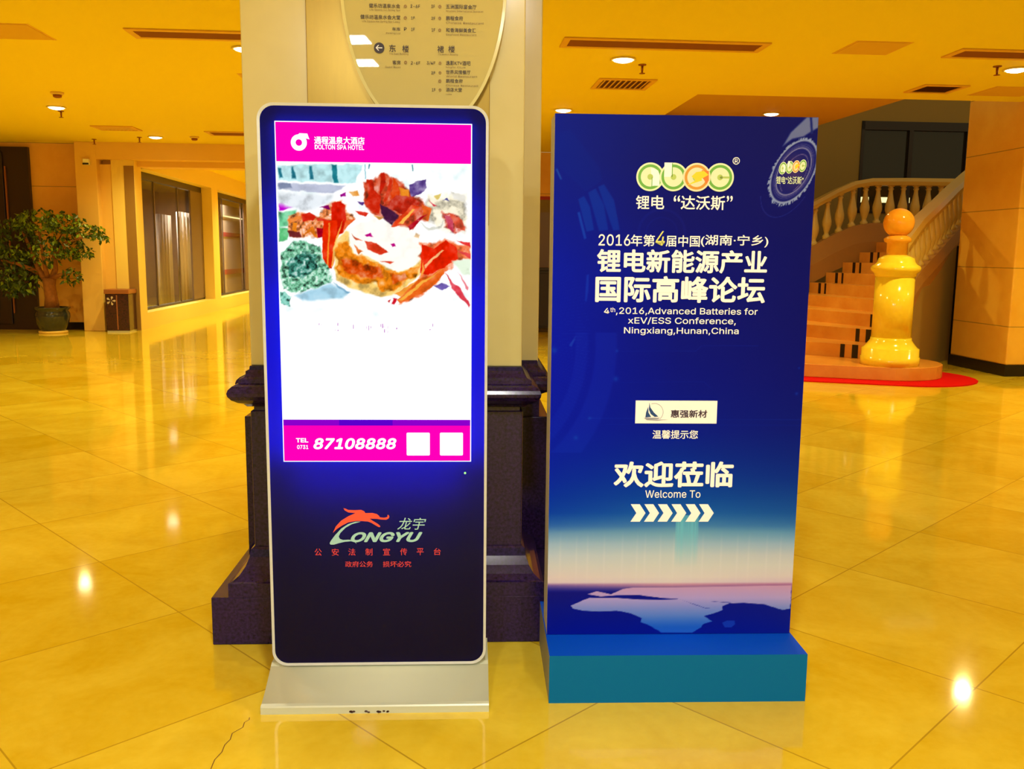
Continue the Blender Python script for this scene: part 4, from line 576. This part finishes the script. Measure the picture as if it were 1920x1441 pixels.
text('TEL', SCREEN['tel'], M['whitee'], SCR, yS - .001, .03); text('0731', SCREEN['code'], M['whitee'], SCR, yS - .001, .02); text('87108888', SCREEN['num'], M['whitee'], SCR, yS - .001, .03, .22, label='white telephone number')
for qk in ('q1', 'q2'): x0, z0, x1, z1 = SCREEN[qk]; MB().flat(rrect(x0, x1, z0, z1, .004, 4), yS - .001).build('white_square', M['whitee'], SCR)
sp = MB()
for x0, z0, x1, z1 in SCREEN['specks']: sp.flat([(x0, z0), (x1, z0 + .001), (x1, z1), (x0 + .0005, z1)], yS - .001)
sp.build('faded_caption', M['fragment'], SCR)
lx, lz = SCREEN['led']; MB().disc(lx, lz, .0035, -.003, n=14).build('indicator_light', M['led'], KR, label='tiny green light')
LG = MB().flat(DRAGON, -.0035).build('maker_emblem', M['orange_p'], KR, label='orange leaping animal shape')
MB().flat(SWOOSH, -.003).build('swoosh', M['teal_p'], LG, label='pale teal L shaped swoosh')
text('ONGYU', KLOGO['ongyu'], M['teal_p'], LG, -.0035, .035, .38); text('龙宇', KLOGO['ly'], M['teal_p'], LG, -.0035, .004, .25)
for ch, cx in zip('公安法制宣传平台', RED1X): text(ch, (cx - .0115, .4695, cx + .0115, .4935), M['red_p'], KR, -.0035, .004, label='small red character')
text('政府公务', KLOGO['red2a'], M['red_p'], KR, -.0035, .004, label='small red characters'); text('损坏必究', KLOGO['red2b'], M['red_p'], KR, -.0035, .004, label='small red characters')
prof = [(-.155, 0), (-.155, .022), (-.151, .026)] + [(-.151 + .156 * i / 12, .026 + .060 * (i / 12) ** 1.35) for i in range(1, 13)] + [(.02, .092), (.2, .092), (.22, .03), (.22, 0)]
bs = MB(); q = bs.add([(x, y, z) for x in (-.361, .361) for y, z in prof]); k = len(prof)
for j in range(k): bs.face((q + j, q + (j + 1) % k, q + k + (j + 1) % k, q + k + j), 0, 3 <= j < 14)
bs.face(range(q, q + k)); bs.face(range(q + k, q + 2 * k)); KBASE = bs.build('base', M['silverb'], KR, label='sloping silver foot')
ru = MB(); rs = random.Random(4)
for x in [rs.uniform(-.08, -.05) for _ in range(5)] + [rs.uniform(-.035, -.02) for _ in range(2)] + [rs.uniform(.0, .05) for _ in range(6)]:
    ru.disc(x, .004 + rs.uniform(0, .004), rs.uniform(.002, .004), -.1556, n=7, sx=1.5)
ru.build('rust_chips', M['bin'], KBASE)
# ------------------------------------------------------------------ blue banner stand
BR = thing('banner_stand', 'tall blue welcome banner stand with white headlines, right of the kiosk', 'banner', (.5465, 2.95, 0), R(2.1))
BP = MB().box(-.4195, .4195, 0, .15, .164, 1.888).build('panel', M['board_side'], BR, label='thick board with pale edges')
b = MB().box(-.423, .424, -.165, .3, .0, .163); bo = b.build('base_box', [M['base_side'], M['base_top'], M['base_front']], BR, label='blue and teal block foot')
for f in bo.data.polygons:
    n = f.normal; f.material_index = 1 if n.z > .5 else 2 if n.y < -.5 else 0
x0, x1, z0, z1 = -.4195, .4195, .1645, 1.888
NX, NZ = 330, 660; X, Z = mesh_xz(x0, x1, z0, z1, NX, NZ); s = (X - x0) / (x1 - x0)
zr = [q[1] for q in ROWS][::-1]
Lc = [(24, 44, 150), (18, 40, 150), (10, 36, 160), (4, 34, 178), (3, 32, 184), (3, 30, 184), (0, 34, 180), (0, 44, 178), (0, 62, 178), (0, 76, 178), (8, 92, 180), (60, 122, 188), (112, 156, 200), (168, 192, 212), (202, 208, 214), (222, 214, 208), (238, 212, 204), (236, 206, 206), (150, 110, 170), (38, 30, 130), (14, 30, 140), (0, 30, 150)]
Mc = [(38, 32, 108), (38, 30, 108), (30, 26, 114), (22, 26, 126), (18, 26, 130), (12, 26, 140), (8, 38, 150), (6, 62, 156), (8, 90, 165), (14, 104, 170), (40, 122, 180), (84, 144, 188), (126, 172, 196), (176, 198, 208), (212, 214, 208), (228, 220, 206), (240, 222, 206), (238, 214, 206), (220, 150, 170), (40, 34, 136), (16, 34, 140), (0, 34, 150)]
Rc = [(46, 34, 100), (40, 30, 104), (34, 26, 104), (30, 24, 108), (28, 24, 112), (24, 26, 120), (20, 36, 128), (18, 54, 138), (20, 78, 150), (26, 96, 158), (36, 112, 168), (70, 134, 182), (108, 158, 196), (164, 188, 208), (208, 206, 206), (226, 216, 206), (236, 212, 204), (230, 196, 206), (190, 120, 160), (64, 40, 140), (30, 40, 140), (10, 42, 146)]
def colz(A): A = np.array(A, float)[::-1]; return np.stack([np.interp(Z, zr, A[:, i]) for i in range(3)], -1)
cl, cm_, cr_ = colz(Lc), colz(Mc), colz(Rc); w = s[..., None]
C = np.where(w < .5, cl * (1 - 2 * w) + cm_ * 2 * w, cm_ * (2 - 2 * w) + cr_ * (2 * w - 1))
def over(C, al, col): al = np.clip(al, 0, 1)[..., None]; return C * (1 - al) + np.array(col, float) * al
soft = lambda d, q=.0012: np.clip(.5 - d / (2 * q), 0, 1)
# arcs of light at the left
for i, P in enumerate(ARC):
    a = (.55, .5, .5, .7, .6, .5, .25, .5)[i]; fadez = 1.0 if i in (5, 6) else np.clip((Z - 1.36) / .05, .15, 1); C = over(C, soft(sdf(P, X, Z), .002) * a * (fadez if i < 3 else 1), ((20, 96, 190), (20, 96, 190), (20, 96, 190), (30, 100, 200), (60, 130, 200), (30, 96, 210), (10, 60, 160), (50, 110, 210))[i])
rr = np.hypot(X + .62, (Z - 1.15) * .8); C = over(C, (soft(np.abs(rr - .38) - .035, .004) * .2 + soft(np.abs(rr - .30) - .02, .004) * .16) * (Z < 1.2) * (Z > .8), (40, 90, 220))
ang = np.arctan2(Z - 1.2, X + .75); C = over(C, (np.abs(((ang * 40) % 1) - .5) < .06) * (rr < .33) * .14, (60, 110, 210))
rg = np.hypot(X + .07, Z - 1.52); C = over(C, (soft(np.abs(rg - .075) - .004) * .12 + soft(np.abs(rg - .05) - .002) * .12), (80, 90, 190))
for (c, rad) in DOTS: C = over(C, np.exp(-((X - c[0]) ** 2 + (Z - c[1]) ** 2) / (rad ** 2) * 1.6) * .55, (30, 110, 205))
for P in LINES:
    for i in range(len(P) - 1):
        (ax, az), (bx_, bz_) = P[i], P[i + 1]; L = (bx_ - ax) ** 2 + (bz_ - az) ** 2 + 1e-9; tt = np.clip(((X - ax) * (bx_ - ax) + (Z - az) * (bz_ - az)) / L, 0, 1)
        C = over(C, soft(np.hypot(X - ax - tt * (bx_ - ax), Z - az - tt * (bz_ - az)) - .0008, .001) * .22, (60, 130, 220))
# lake and land
hz = ROWS[17][1]
def lakecol(): 
    t_ = np.clip((hz - Z) / .16, 0, 1)[..., None]; return np.where(t_ < .35, np.array([226, 158, 184.]) * (1 - t_ / .35) + np.array([196, 166, 214.]) * t_ / .35, np.array([196, 166, 214.]) * (1 - (t_ - .35) / .65) + np.array([40, 120, 205.]) * (t_ - .35) / .65)
lk = lakecol()
a = np.clip(soft(sdf(BAY, X + (fbm(X, Z, 80, 3) - .5) * .008, Z), .001), 0, 1)[..., None]; C = C * (1 - a) + lk * a
a = np.clip(soft(sdf(LAKE, X + (fbm(X, Z, 80, 3) - .5) * .008, Z), .001), 0, 1)[..., None]; C = C * (1 - a) + lk * a
a = soft(sdf(ISLE, X, Z), .001) * .6; C = over(C, a, (40, 110, 205))
x0b, z0b, x1b, z1b = BEAM
st = vnoise(X, Z * 0 + .5, 260, 9); C = over(C, soft(np.abs(X - (x0b + x1b) / 2) - (x1b - x0b) / 2, .001) * np.clip((Z - .40) / .14, 0, 1) * (Z < .585) * (.45 + .4 * st), (120, 205, 215))
for q in range(16): xx = -.38 + q * .05 + RNG.uniform(-.015, .015); C = over(C, np.exp(-((X - xx) / .003) ** 2) * np.clip(1 - np.abs(Z - .43) / .1, 0, 1) * .22, (255, 236, 224))
# glowing gear emblem at the top right
ecx, ecz = EMBLEM['c']; A1 = np.array(EMBLEM['top']) - np.array((ecx, ecz)); ea = R(62)
dx, dz = X - ecx - .004, Z - ecz; uu = (dx * math.cos(ea) + dz * math.sin(ea)) / .108; vv = (-dx * math.sin(ea) + dz * math.cos(ea)) / .0625; er = np.hypot(uu, vv); et = np.arctan2(vv, uu)
P = EMBLEM['streak']; C = over(C, soft(sdf(P, X, Z), .003) * .62, (176, 186, 205)); C = over(C, soft(np.abs(X - .3985 - (1.86 - Z) * .12) - .0035, .002) * (Z > 1.838), (60, 60, 120))
C = over(C, soft((er - .98), .02) * .75, (70, 52, 118)); C = over(C, np.exp(-((dx / .035) ** 2 + ((dz) / .05) ** 2)) * .55, (170, 90, 110))
wob = .10 * vnoise(et * 1.0 + 4, et * 0, 7, 3) * (vnoise(et + 4, et * 0, 30, 4) > .45) + .02
C = over(C, soft((.955 - er) * .06, .001) * soft((er - 1.0 - wob) * .06, .001) * .8, (178, 192, 222))
for q, wd, al in ((.74, .02, .7), (.80, .012, .5), (.86, .01, .35)): C = over(C, soft((np.abs(er - q) - wd) * .06, .0008) * al, (176, 176, 212))
e2 = np.hypot(uu + .05, vv * 1.15 + .1); C = over(C, soft((np.abs(e2 - .62) - .012) * .06, .0008) * (et > -2.4) * .5, (196, 170, 205))
e3 = np.hypot(uu + .28, vv); C = over(C, soft((np.abs(e3 - 1.18) - .008) * .06, .0008) * (Z < 1.64) * .55, (110, 110, 190))
dk = np.clip((150 - C.mean(-1)) / 70, 0, 1)[..., None]; C = C * (1 - dk * np.array([.62, .42, .0])) * (1 - (1 - dk) * np.array([.13, .06, .0]))
bp_ = picture('printed_face', x0, x1, z0, z1, NX, NZ, np.clip(C, 0, 255), -.0012, attrmat('banner_print', 0), BP); bp_['label'] = 'blue printed artwork with a lake horizon'
yB = -.0025
def T(s_, key, m='white', bold=.0, shear=0.0, par=BP, label=None): return text(s_, BTEXT[key], M[m], par, yB, bold, shear, label)
T('锂', 'slogan_l', bold=.012); T('电', 'slogan_l2', bold=.012); T('“', 'slogan_q1', bold=.01); T('达沃斯', 'slogan_r', bold=.014); T('”', 'slogan_q2', bold=.01)
T('2016', 'y2016', bold=.006); T('年第', 'nian', bold=.012); T('届中国', 'jie', bold=.012); T('(湖南·宁乡)', 'par', bold=.012)
T('4', 'four', 'four', 0, .15, label='slanted yellow numeral')
T('锂电新能源产业', 'h1', bold=.028, label='large white headline'); T('国际高峰论坛', 'h2', bold=.028, label='large white headline')
T('4', 'e1four', bold=.01); T('th', 'e1th', bold=.004); T(',2016,Advanced Batteries for', 'e1', bold=.006); T('xEV/ESS Conference,', 'e2', bold=.006); T('Ningxiang,Hunan,China', 'e3', bold=.006)
T('温馨提示您', 'hint', bold=.012); T('欢迎莅临', 'welcome', bold=.03, label='large white greeting'); T('Welcome To', 'wt', bold=.004)
for P in CHEV: MB().flat(P, yB).build('chevron', M['white'], BP)
x0, z0, x1, z1 = BTEXT['box']; SB = MB().rect(x0, z0, x1, z1, yB).build('sponsor_box', M['white'], BP, label='white box with a sail emblem')
sb = MB(); (cx, cz), rr = SUN; sb.disc(cx, cz, rr, yB - .0008, 1, r0=rr * .95, a0=R(-50), a1=R(110), n=24); sb.flat(SAIL[0], yB - .001, 0); sb.flat(SAIL[1], yB - .001, 0); sb.flat(SAIL[2], yB - .001, 1); sb.build('sail_emblem', [M['navy_p'], M['grey_p']], SB)
text('惠强新材', BTEXT['hq'], M['navy2_p'], SB, yB - .001, .022)
def ring_logo(cs, rad, parent, y, sx=1.0, shear=0.0, name='ring_logo'):
    g = MB(); ms = [M['lime_p'], M['green_p'], M['olive_p'], M['peach_p'], M['gold_p'], M['yellow_p'], M['orange2_p'], M['white']]; k = rad
    for i in (0, 1, 3, 2):
        cx, cz = cs[i]; o = i == 2; y0 = y - .0004 * (0, 1, 3, 2)[i]; d = lambda q, mi, st, r0=0.0: g.disc(cx, cz, q * k, y0 - st * .00006, mi, r0=r0 * k, sx=sx, shear=shear)
        q = lambda P, mi, st: g.flat([(cx + a * k * sx + c * k * shear, cz + c * k) for a, c in P], y0 - st * .00006, mi)
        d(1, 3 if o else 0, 0); d(.87, 4 if o else 1, 1); d(.68, 3 if o else 0, 2)
        if i == 0: q([(.02, .66), (.55, .45), (.68, .1), (.68, -.62), (.08, -.62), (.08, 0)], 7, 2.2); d(.2, 2, 3); q([(.1, 0), (.16, 0), (.16, -.7), (.1, -.7)], 1, 3)
        if i == 1: q([(-.68, 0), (-.68, 1.0), (-.12, 1.0), (-.12, 0)], 7, 2.2); d(.2, 2, 3); q([(-.14, 0), (-.08, 0), (-.08, .96), (-.14, .96)], 1, 3)
        if i == 3: d(.2, 2, 3); q([(0, .07), (.7, .07), (.7, -.07), (0, -.07)], 2, 3)
        if o: d(.3, 2, 3); q([(.35, .5), (.85, .45), (.88, -.2), (.72, -.5), (.55, -.2), (.3, .1)], 6, 4); q([(-.75, -.6), (.18, -.08), (-.1, -.25), (-.15, -.1), (-.38, .05), (-.05, .36), (.5, .45), (.85, .18), (.35, -.1), (.4, -.22)], 5, 5)
    return g.build(name, ms, parent)
lg = ring_logo(LOGO['c'], LOGO['r'], BP, yB); lg['label'] = 'four ring logo, three green and one orange'
cx, cz = LOGO['c'][3]; rcx, rcz = cx + LOGO['r'] * 1.12, cz + LOGO['r'] * 1.17
MB().disc(rcx, rcz, .0115, yB, r0=.0092, n=28).build('registered_mark', M['white'], BP); text('R', (rcx - .0048, rcz - .006, rcx + .0052, rcz + .006), M['white'], BP, yB, .01)
lx0, lz0, lx1, lz1 = EMBLEM['logo']; h = (lz1 - lz0) / 2; hh = h * .86
ring_logo([(lx0 + (lx1 - lx0) * a, (lz0 + lz1) / 2 + (a - .5) * .012) for a in (.16, .4, .62, .85)], hh, BP, yB, .62, .12, 'small_ring_logo')
x0, z0, x1, z1 = EMBLEM['txt']; text('锂电“达沃斯”', (x0, z0, x1, z1), M['lime_p'], BP, yB, .012)
# ------------------------------------------------------------------ potted ficus
FT = thing('potted_ficus', 'leafy potted fig tree with a forked trunk in a dark glazed pot, at the left', 'plant', W2(-6.8, 16.42), 0)
MB().lathe([(.2, 0), (.235, .0), (.235, .035), (.2, .04)], n=32).build('saucer', M['saucer'], FT)
MB().lathe([(.19, .036), (.2, .05), (.255, .16), (.285, .28), (.285, .34), (.255, .39), (.29, .43), (.3, .45), (.27, .45), (.25, .40), (.02, .39)], n=36).build('pot', M['pot'], FT)
MB().lathe([(.255, .38), (.25, .405), (.02, .415)], n=28).build('soil', M['soil'], FT)
tr = MB(); tr.tube([(.0, 0, .39), (.0, .0, .62), (-.02, 0, .82), (-.01, .0, .95)], [.13, .105, .10, .11], 10)
br = [[(-.02, 0, .85), (-.2, .03, 1.08), (-.28, .02, 1.35), (-.45, .05, 1.75)], [(0, 0, .85), (.08, .04, 1.1), (.1, 0, 1.45), (.3, .05, 1.85)], [(-.03, 0, .9), (-.06, -.05, 1.2), (-.12, -.05, 1.8)], [(.1, 0, 1.3), (.35, -.1, 1.55), (.8, -.05, 1.72)], [(.03, 0, .95), (.25, -.1, 1.02), (.42, -.1, 1.1)], [(-.2, .03, 1.05), (-.5, -.1, 1.2), (-.8, -.05, 1.25)]]
for P in br: tr.tube(P, [.07, .05, .035, .02][:len(P)] if len(P) == 4 else [.05, .03, .015], 7)
tr.build('trunk', M['bark'], FT)
lf = MB(); rl = random.Random(11)
CL = [((-.15, 0, 1.95), (.42, .38, .22), 260), ((.28, 0, 1.93), (.36, .32, .18), 190), ((.68, -.05, 1.78), (.36, .22, .13), 130), ((.35, -.05, 1.5), (.34, .32, .2), 190), ((.05, -.1, 1.45), (.3, .35, .3), 170), ((-.55, 0, 1.6), (.42, .4, .42), 380), ((-.7, 0, 1.15), (.34, .38, .42), 330), ((-.45, -.05, .95), (.3, .32, .3), 170), ((.42, -.1, 1.02), (.18, .18, .15), 60), ((-.6, -.05, .78), (.28, .25, .14), 90), ((.58, -.05, 1.42), (.2, .2, .12), 60), ((.98, -.05, 1.66), (.13, .12, .07), 24)]
for (c, e, n) in CL:
    for _ in range(n):
        d = Vector((rl.gauss(0, 1), rl.gauss(0, 1), rl.gauss(0, 1))).normalized() * rl.uniform(.45, 1) ** .5
        P = Vector((c[0] + d.x * e[0], c[1] + d.y * e[1], c[2] + d.z * e[2])); L = rl.uniform(.07, .12); w = L * .26
        ax = Vector((rl.uniform(-1, 1), rl.uniform(-1, 1), rl.uniform(-1.3, -.1))).normalized(); sd = ax.cross(Vector((rl.uniform(-1, 1), rl.uniform(-1, 1), rl.uniform(-.3, 1)))).normalized(); nn = ax.cross(sd) * w * .35
        q = lf.add([P, P + ax * L * .45 + sd * w + nn, P + ax * L, P + ax * L * .45 - sd * w + nn]); mi = 1 if (rl.random() < .22 or (c[2] > 1.85 and rl.random() < .35)) else 0
        lf.face((q, q + 1, q + 2), mi); lf.face((q, q + 2, q + 3), mi)
lf.build('foliage', [mat('ficus_leaf', (58, 84, 18), .4, noise=.3, nscale=14), mat('ficus_leaf_light', (120, 150, 30), .4)], FT, fix=False)
# ------------------------------------------------------------------ litter bin by the corridor
t = thing('litter_bin', 'dark red granite litter bin standing by the corridor opening', 'bin', W2(-5.72, 16.7), TH)
MB().box(-.2, .2, -.2, .2, .03, .68).build('body', M['bin'], t, bevel=.008); MB().box(-.215, .215, -.215, .215, .68, .76).build('lid', M['bin_top'], t, bevel=.01); MB().box(-.19, .19, -.19, .19, 0, .03).build('foot', M['silver'], t); MB().box(-.01, .01, -.207, -.2, .05, .66).build('corner_strip', M['bin_top'], t)
fl = MB()
for k in range(5): a = k * 1.26; fl.flat([(-.1 + .012 * math.cos(a), .56 + .012 * math.sin(a)), (-.1 + .07 * math.cos(a - .3), .56 + .07 * math.sin(a - .3)), (-.1 + .085 * math.cos(a), .56 + .085 * math.sin(a)), (-.1 + .07 * math.cos(a + .3), .56 + .07 * math.sin(a + .3))], -.2025)
fl.build('flower_inlay', M['board'], t, label='pale flower motif')
# ------------------------------------------------------------------ staircase
SR = Vector((4.53, 11.6, 0))
zn = lambda n: .17 + .17 * n
I_ = [(4.62, 11.02), (4.75, 11.2), (4.95, 11.45), (5.15, 11.72), (5.38, 12.02), (5.62, 12.33), (5.87, 12.65), (6.13, 12.97), (6.4, 13.3), (6.68, 13.6), (6.98, 13.9), (7.3, 14.2)]
O_ = [(2.3, 11.9), (2.75, 12.85), (3.25, 13.85), (3.85, 14.65), (4.52, 15.15), (5.0, 15.32), (5.28, 15.36), (5.56, 15.38), (5.84, 15.4), (6.12, 15.42), (6.4, 15.44), (6.7, 15.46)]
I_ = [tuple(Vector(a) + (Vector(c) - Vector(a)).normalized() * .14) for a, c in zip(I_, O_)]
ST = thing('staircase', 'broad curved marble staircase rising to the right behind the round newel post', 'staircase', SR)
def on(n, t_): a, c = Vector(I_[n]), Vector(O_[n]); return a + (c - a) * t_
for n in range(1, 11):
    a, c, d, e = I_[n], O_[n], O_[n + 1], I_[n + 1]; zt = zn(n); zb = max(0, zn(n) - .5) if n > 2 else 0
    sp = MB().slab([a, c, d, e], zb, zt).shift(-SR).build('step', M['step'], ST)
    W_ = (Vector(c) - Vector(a)).length; nrm = Vector((Vector(c) - Vector(a)).yx).normalized(); nrm = Vector((-(Vector(c) - Vector(a)).y, (Vector(c) - Vector(a)).x)).normalized()
    if nrm.dot(Vector(e) - Vector(a)) > 0: nrm = -nrm
    il = MB()
    for t0, wd in ((.30 / W_, .075), (.47 / W_, .055), (1 - .52 / W_, .045), (1 - .36 / W_, .07)):
        P = Vector(a) + (Vector(c) - Vector(a)) * t0; Q = P + (Vector(c) - Vector(a)).normalized() * wd; f = nrm * .006
        il.slab([tuple(P), tuple(Q), tuple(Q + f), tuple(P + f)], zt - .168, zt + .002)
    il.shift(-SR).build('inlay_band', M['stepk'], sp, label='black inlaid bands')
# landing
MB().slab([I_[11], O_[11], (9.5, 16.2), (9.5, 14.6)], zn(10) - .25, zn(10) + .0).shift(-SR).build('landing', M['step'], ST)
# wall under the inner side
wl = [(4.95, 11.27), (5.5, 11.99), (6.1, 12.74), (6.35, 13.05)]
b = MB()
for i in range(3):
    (ax, ay), (bx2, by2) = wl[i], wl[i + 1]; za, zb = .97 + .31 * (ay - 11) * 1.3 - .15, .97 + .31 * (by2 - 11) * 1.3 - .15
    q = b.add([(ax, ay, 0), (bx2, by2, 0), (bx2, by2, zb), (ax, ay, za), (ax - .12, ay + .09, 0), (bx2 - .12, by2 + .09, 0), (bx2 - .12, by2 + .09, zb), (ax - .12, ay + .09, za)])
    for f in ((0, 1, 2, 3), (5, 4, 7, 6), (3, 2, 6, 7), (4, 0, 3, 7), (1, 5, 6, 2)): b.face([q + j for j in f])
b.shift(-SR).build('side_wall', M['gwall'], ST, label='brown wall below the steps')
MB().slab([(6.3, 12.98), (6.35, 14.3), (9.0, 15.2), (9.0, 13.2)], 0, 1.62).shift(-SR).build('understair_dark_block', M['black'], ST, label='black block in place of the shade under the stairs')  # solid black block painted in for the dark space beneath the flight
# bottom platform step
def rounded(front_l, front_r, back, rad):
    o = [front_l]
    c = Vector(front_r); 
    for i in range(13): a = R(-112 + 150 * i / 12); o.append((c.x + rad * math.cos(a), c.y + rad * math.sin(a)))
    return o + back
PL = rounded((2.6, 11.18), (4.62, 11.2), [(4.8, 12.3), (2.6, 12.6)], .68)
MB().slab(PL, .012, .17).shift(-SR).build('bottom_step', M['step'], ST, bevel=.008, label='wide rounded bottom step')
CP = rounded((2.4, 10.8), (4.75, 10.98), [(4.6, 12.0), (2.4, 12.4)], .86)
o = MB().slab(CP, 0, .012).shift((-4.2, -11, 0)).build('carpet', M['carpet']); o.location = (4.2, 11, 0); tag(o, 'red carpet with a rounded end under the bottom step of the stairs', 'carpet')
# newel post
NP = thing('newel_post', 'round yellow marble newel post topped by an orange ball, at the foot of the stairs', 'newel post', (4.56, 10.86, .17))
k = 1.02
MB().lathe([(.335, 0), (.335, .1), (.325, .105), (.325, .2), (.3, .215), (.27, .25), (.235, .3), (.232, .33)], n=40).build('base', M['marble_y'], NP)
MB().lathe([(.226, .33), (.222, 1.05)], n=40).build('shaft', M['marble_y'], NP)
MB().lathe([(.222, 1.05), (.235, 1.07), (.235, 1.09), (.272, 1.12), (.282, 1.15), (.27, 1.18), (.235, 1.2), (.215, 1.225), (.2, 1.27), (.165, 1.29), (.12, 1.31)], n=40).build('cap', M['marble_y'], NP)
MB().lathe([(.115, 1.3), (.12, 1.45), (.15, 1.465), (.155, 1.5), (.12, 1.53), (.09, 1.54)], n=32).build('neck', M['marble_o'], NP)
MB().lathe([(max(.001, .175 * math.sin(math.pi * i / 18)), 1.685 - .172 * math.cos(math.pi * i / 18)) for i in range(19)], n=36).build('ball', M['marble_o'], NP, label='polished orange ball')
# balustrades
def baluster_mesh():
    prof = [(.07, 0), (.07, .06), (.045, .08), (.04, .11), (.06, .16), (.085, .24), (.085, .3), (.06, .4), (.04, .5), (.036, .55), (.05, .57), (.05, .585), (.035, .6), (.06, .62), (.06, .66)]
    return MB().lathe(prof, n=14)
def sweep(path, w, h0, h1):
    b = MB(); rings = []
    for i, q in enumerate(path):
        d = Vector(path[min(i + 1, len(path) - 1)]) - Vector(path[max(i - 1, 0)]); d.z = 0; d.normalize(); s_ = Vector((-d.y, d.x, 0)) * w / 2; q = Vector(q)
        rings.append([tuple(q + s_ + Vector((0, 0, h0))), tuple(q - s_ + Vector((0, 0, h0))), tuple(q - s_ * 1.1 + Vector((0, 0, (h0 + h1) / 2))), tuple(q - s_ * .8 + Vector((0, 0, h1))), tuple(q + s_ * .8 + Vector((0, 0, h1))), tuple(q + s_ * 1.1 + Vector((0, 0, (h0 + h1) / 2)))])
    return b.loft(rings)
def balustrade(label, path, n, rail_h, gap, stringer_h, sc=1.0, start=.5):
    o0 = Vector(path[0]); o0.z = 0; T_ = thing('stair_balustrade', label, 'balustrade', o0, 0, 'stone stair balustrades'); P = [Vector(q) - o0 for q in path]
    sweep(P, .22, -stringer_h, 0).build('curb', M['stringer'], T_); sweep([q + Vector((0, 0, rail_h)) for q in P], .2, -.12, .0).build('handrail', M['rail'], T_)
    ls = [0]
    for i in range(len(P) - 1): ls.append(ls[-1] + (P[i + 1] - P[i]).xy.length)
    first = None
    for kk in range(n):
        dd = (kk + start) * gap
        if dd > ls[-1]: break
        i = max(j for j in range(len(ls) - 1) if ls[j] <= dd); t_ = (dd - ls[i]) / (ls[i + 1] - ls[i]); q = P[i] + (P[i + 1] - P[i]) * t_
        if first is None: bo_ = baluster_mesh().build('baluster', M['baluster'], T_); first = bo_
        else: bo_ = first.copy(); COL.objects.link(bo_); bo_.parent = T_
        bo_.location = q + Vector((0, 0, -.03)); bo_.scale = (sc, sc, (rail_h - .09 + .03) / .66)
    return T_
balustrade('stone balustrade rising from the ball topped newel post to the column', [(4.68, 11.08, .97), (5.17, 11.75, 1.28), (5.7, 12.42, 1.54), (6.15, 13.0, 1.77), (6.65, 13.6, 2.02), (7.2, 14.2, 2.3)], 22, .66, .235, .3, .72, 1.6)
balustrade('stone balustrade on the far side of the stairs, levelling off before the dark window', [(3.25, 13.95, .95), (3.85, 14.75, 1.14), (4.5, 15.25, 1.40), (5.0, 15.45, 1.62), (5.42, 15.5, 1.84), (5.72, 15.52, 1.97), (6.0, 15.54, 2.02), (6.6, 15.56, 2.03), (7.6, 15.6, 2.03), (8.6, 15.64, 2.03)], 32, .74, .215, .62, .92, .3)
for kk, (u, lab) in enumerate(((8.15, 'leftmost small glowing strip imitating a reflection in the dark stair window'), (8.55, 'middle small glowing strip imitating a reflection in the dark stair window'), (8.97, 'rightmost small glowing strip imitating a reflection in the dark stair window'))):
    o = MB().box(-.08, .08, -.03, 0, -.05, .05).build('reflection_strip', M['stripglow']); o.location = W2(u, 17.23, 2.55); o.rotation_euler = (0, 0, TH); tag(o, lab, 'reflection', 'imitated reflections in the stair window')  # added glowing boxes imitate lamp reflections in the window glass
# crack in a floor tile in front of the kiosk
ck = [(-.815, 2.66), (-.812, 2.645), (-.822, 2.63), (-.818, 2.60), (-.84, 2.565), (-.835, 2.53), (-.842, 2.50), (-.838, 2.46), (-.846, 2.42), (-.84, 2.36), (-.845, 2.30)]
b = MB(); q = b.add([(x - .0014, y, .0006) for x, y in ck] + [(x + .0014, y, .0006) for x, y in ck]); k = len(ck)
for i in range(k - 1): b.face((q + i, q + k + i, q + k + i + 1, q + i + 1))
o = b.build('trim_floor_crack', mat('crack_dirt', (120, 80, 20), .9)); o['kind'] = 'structure'
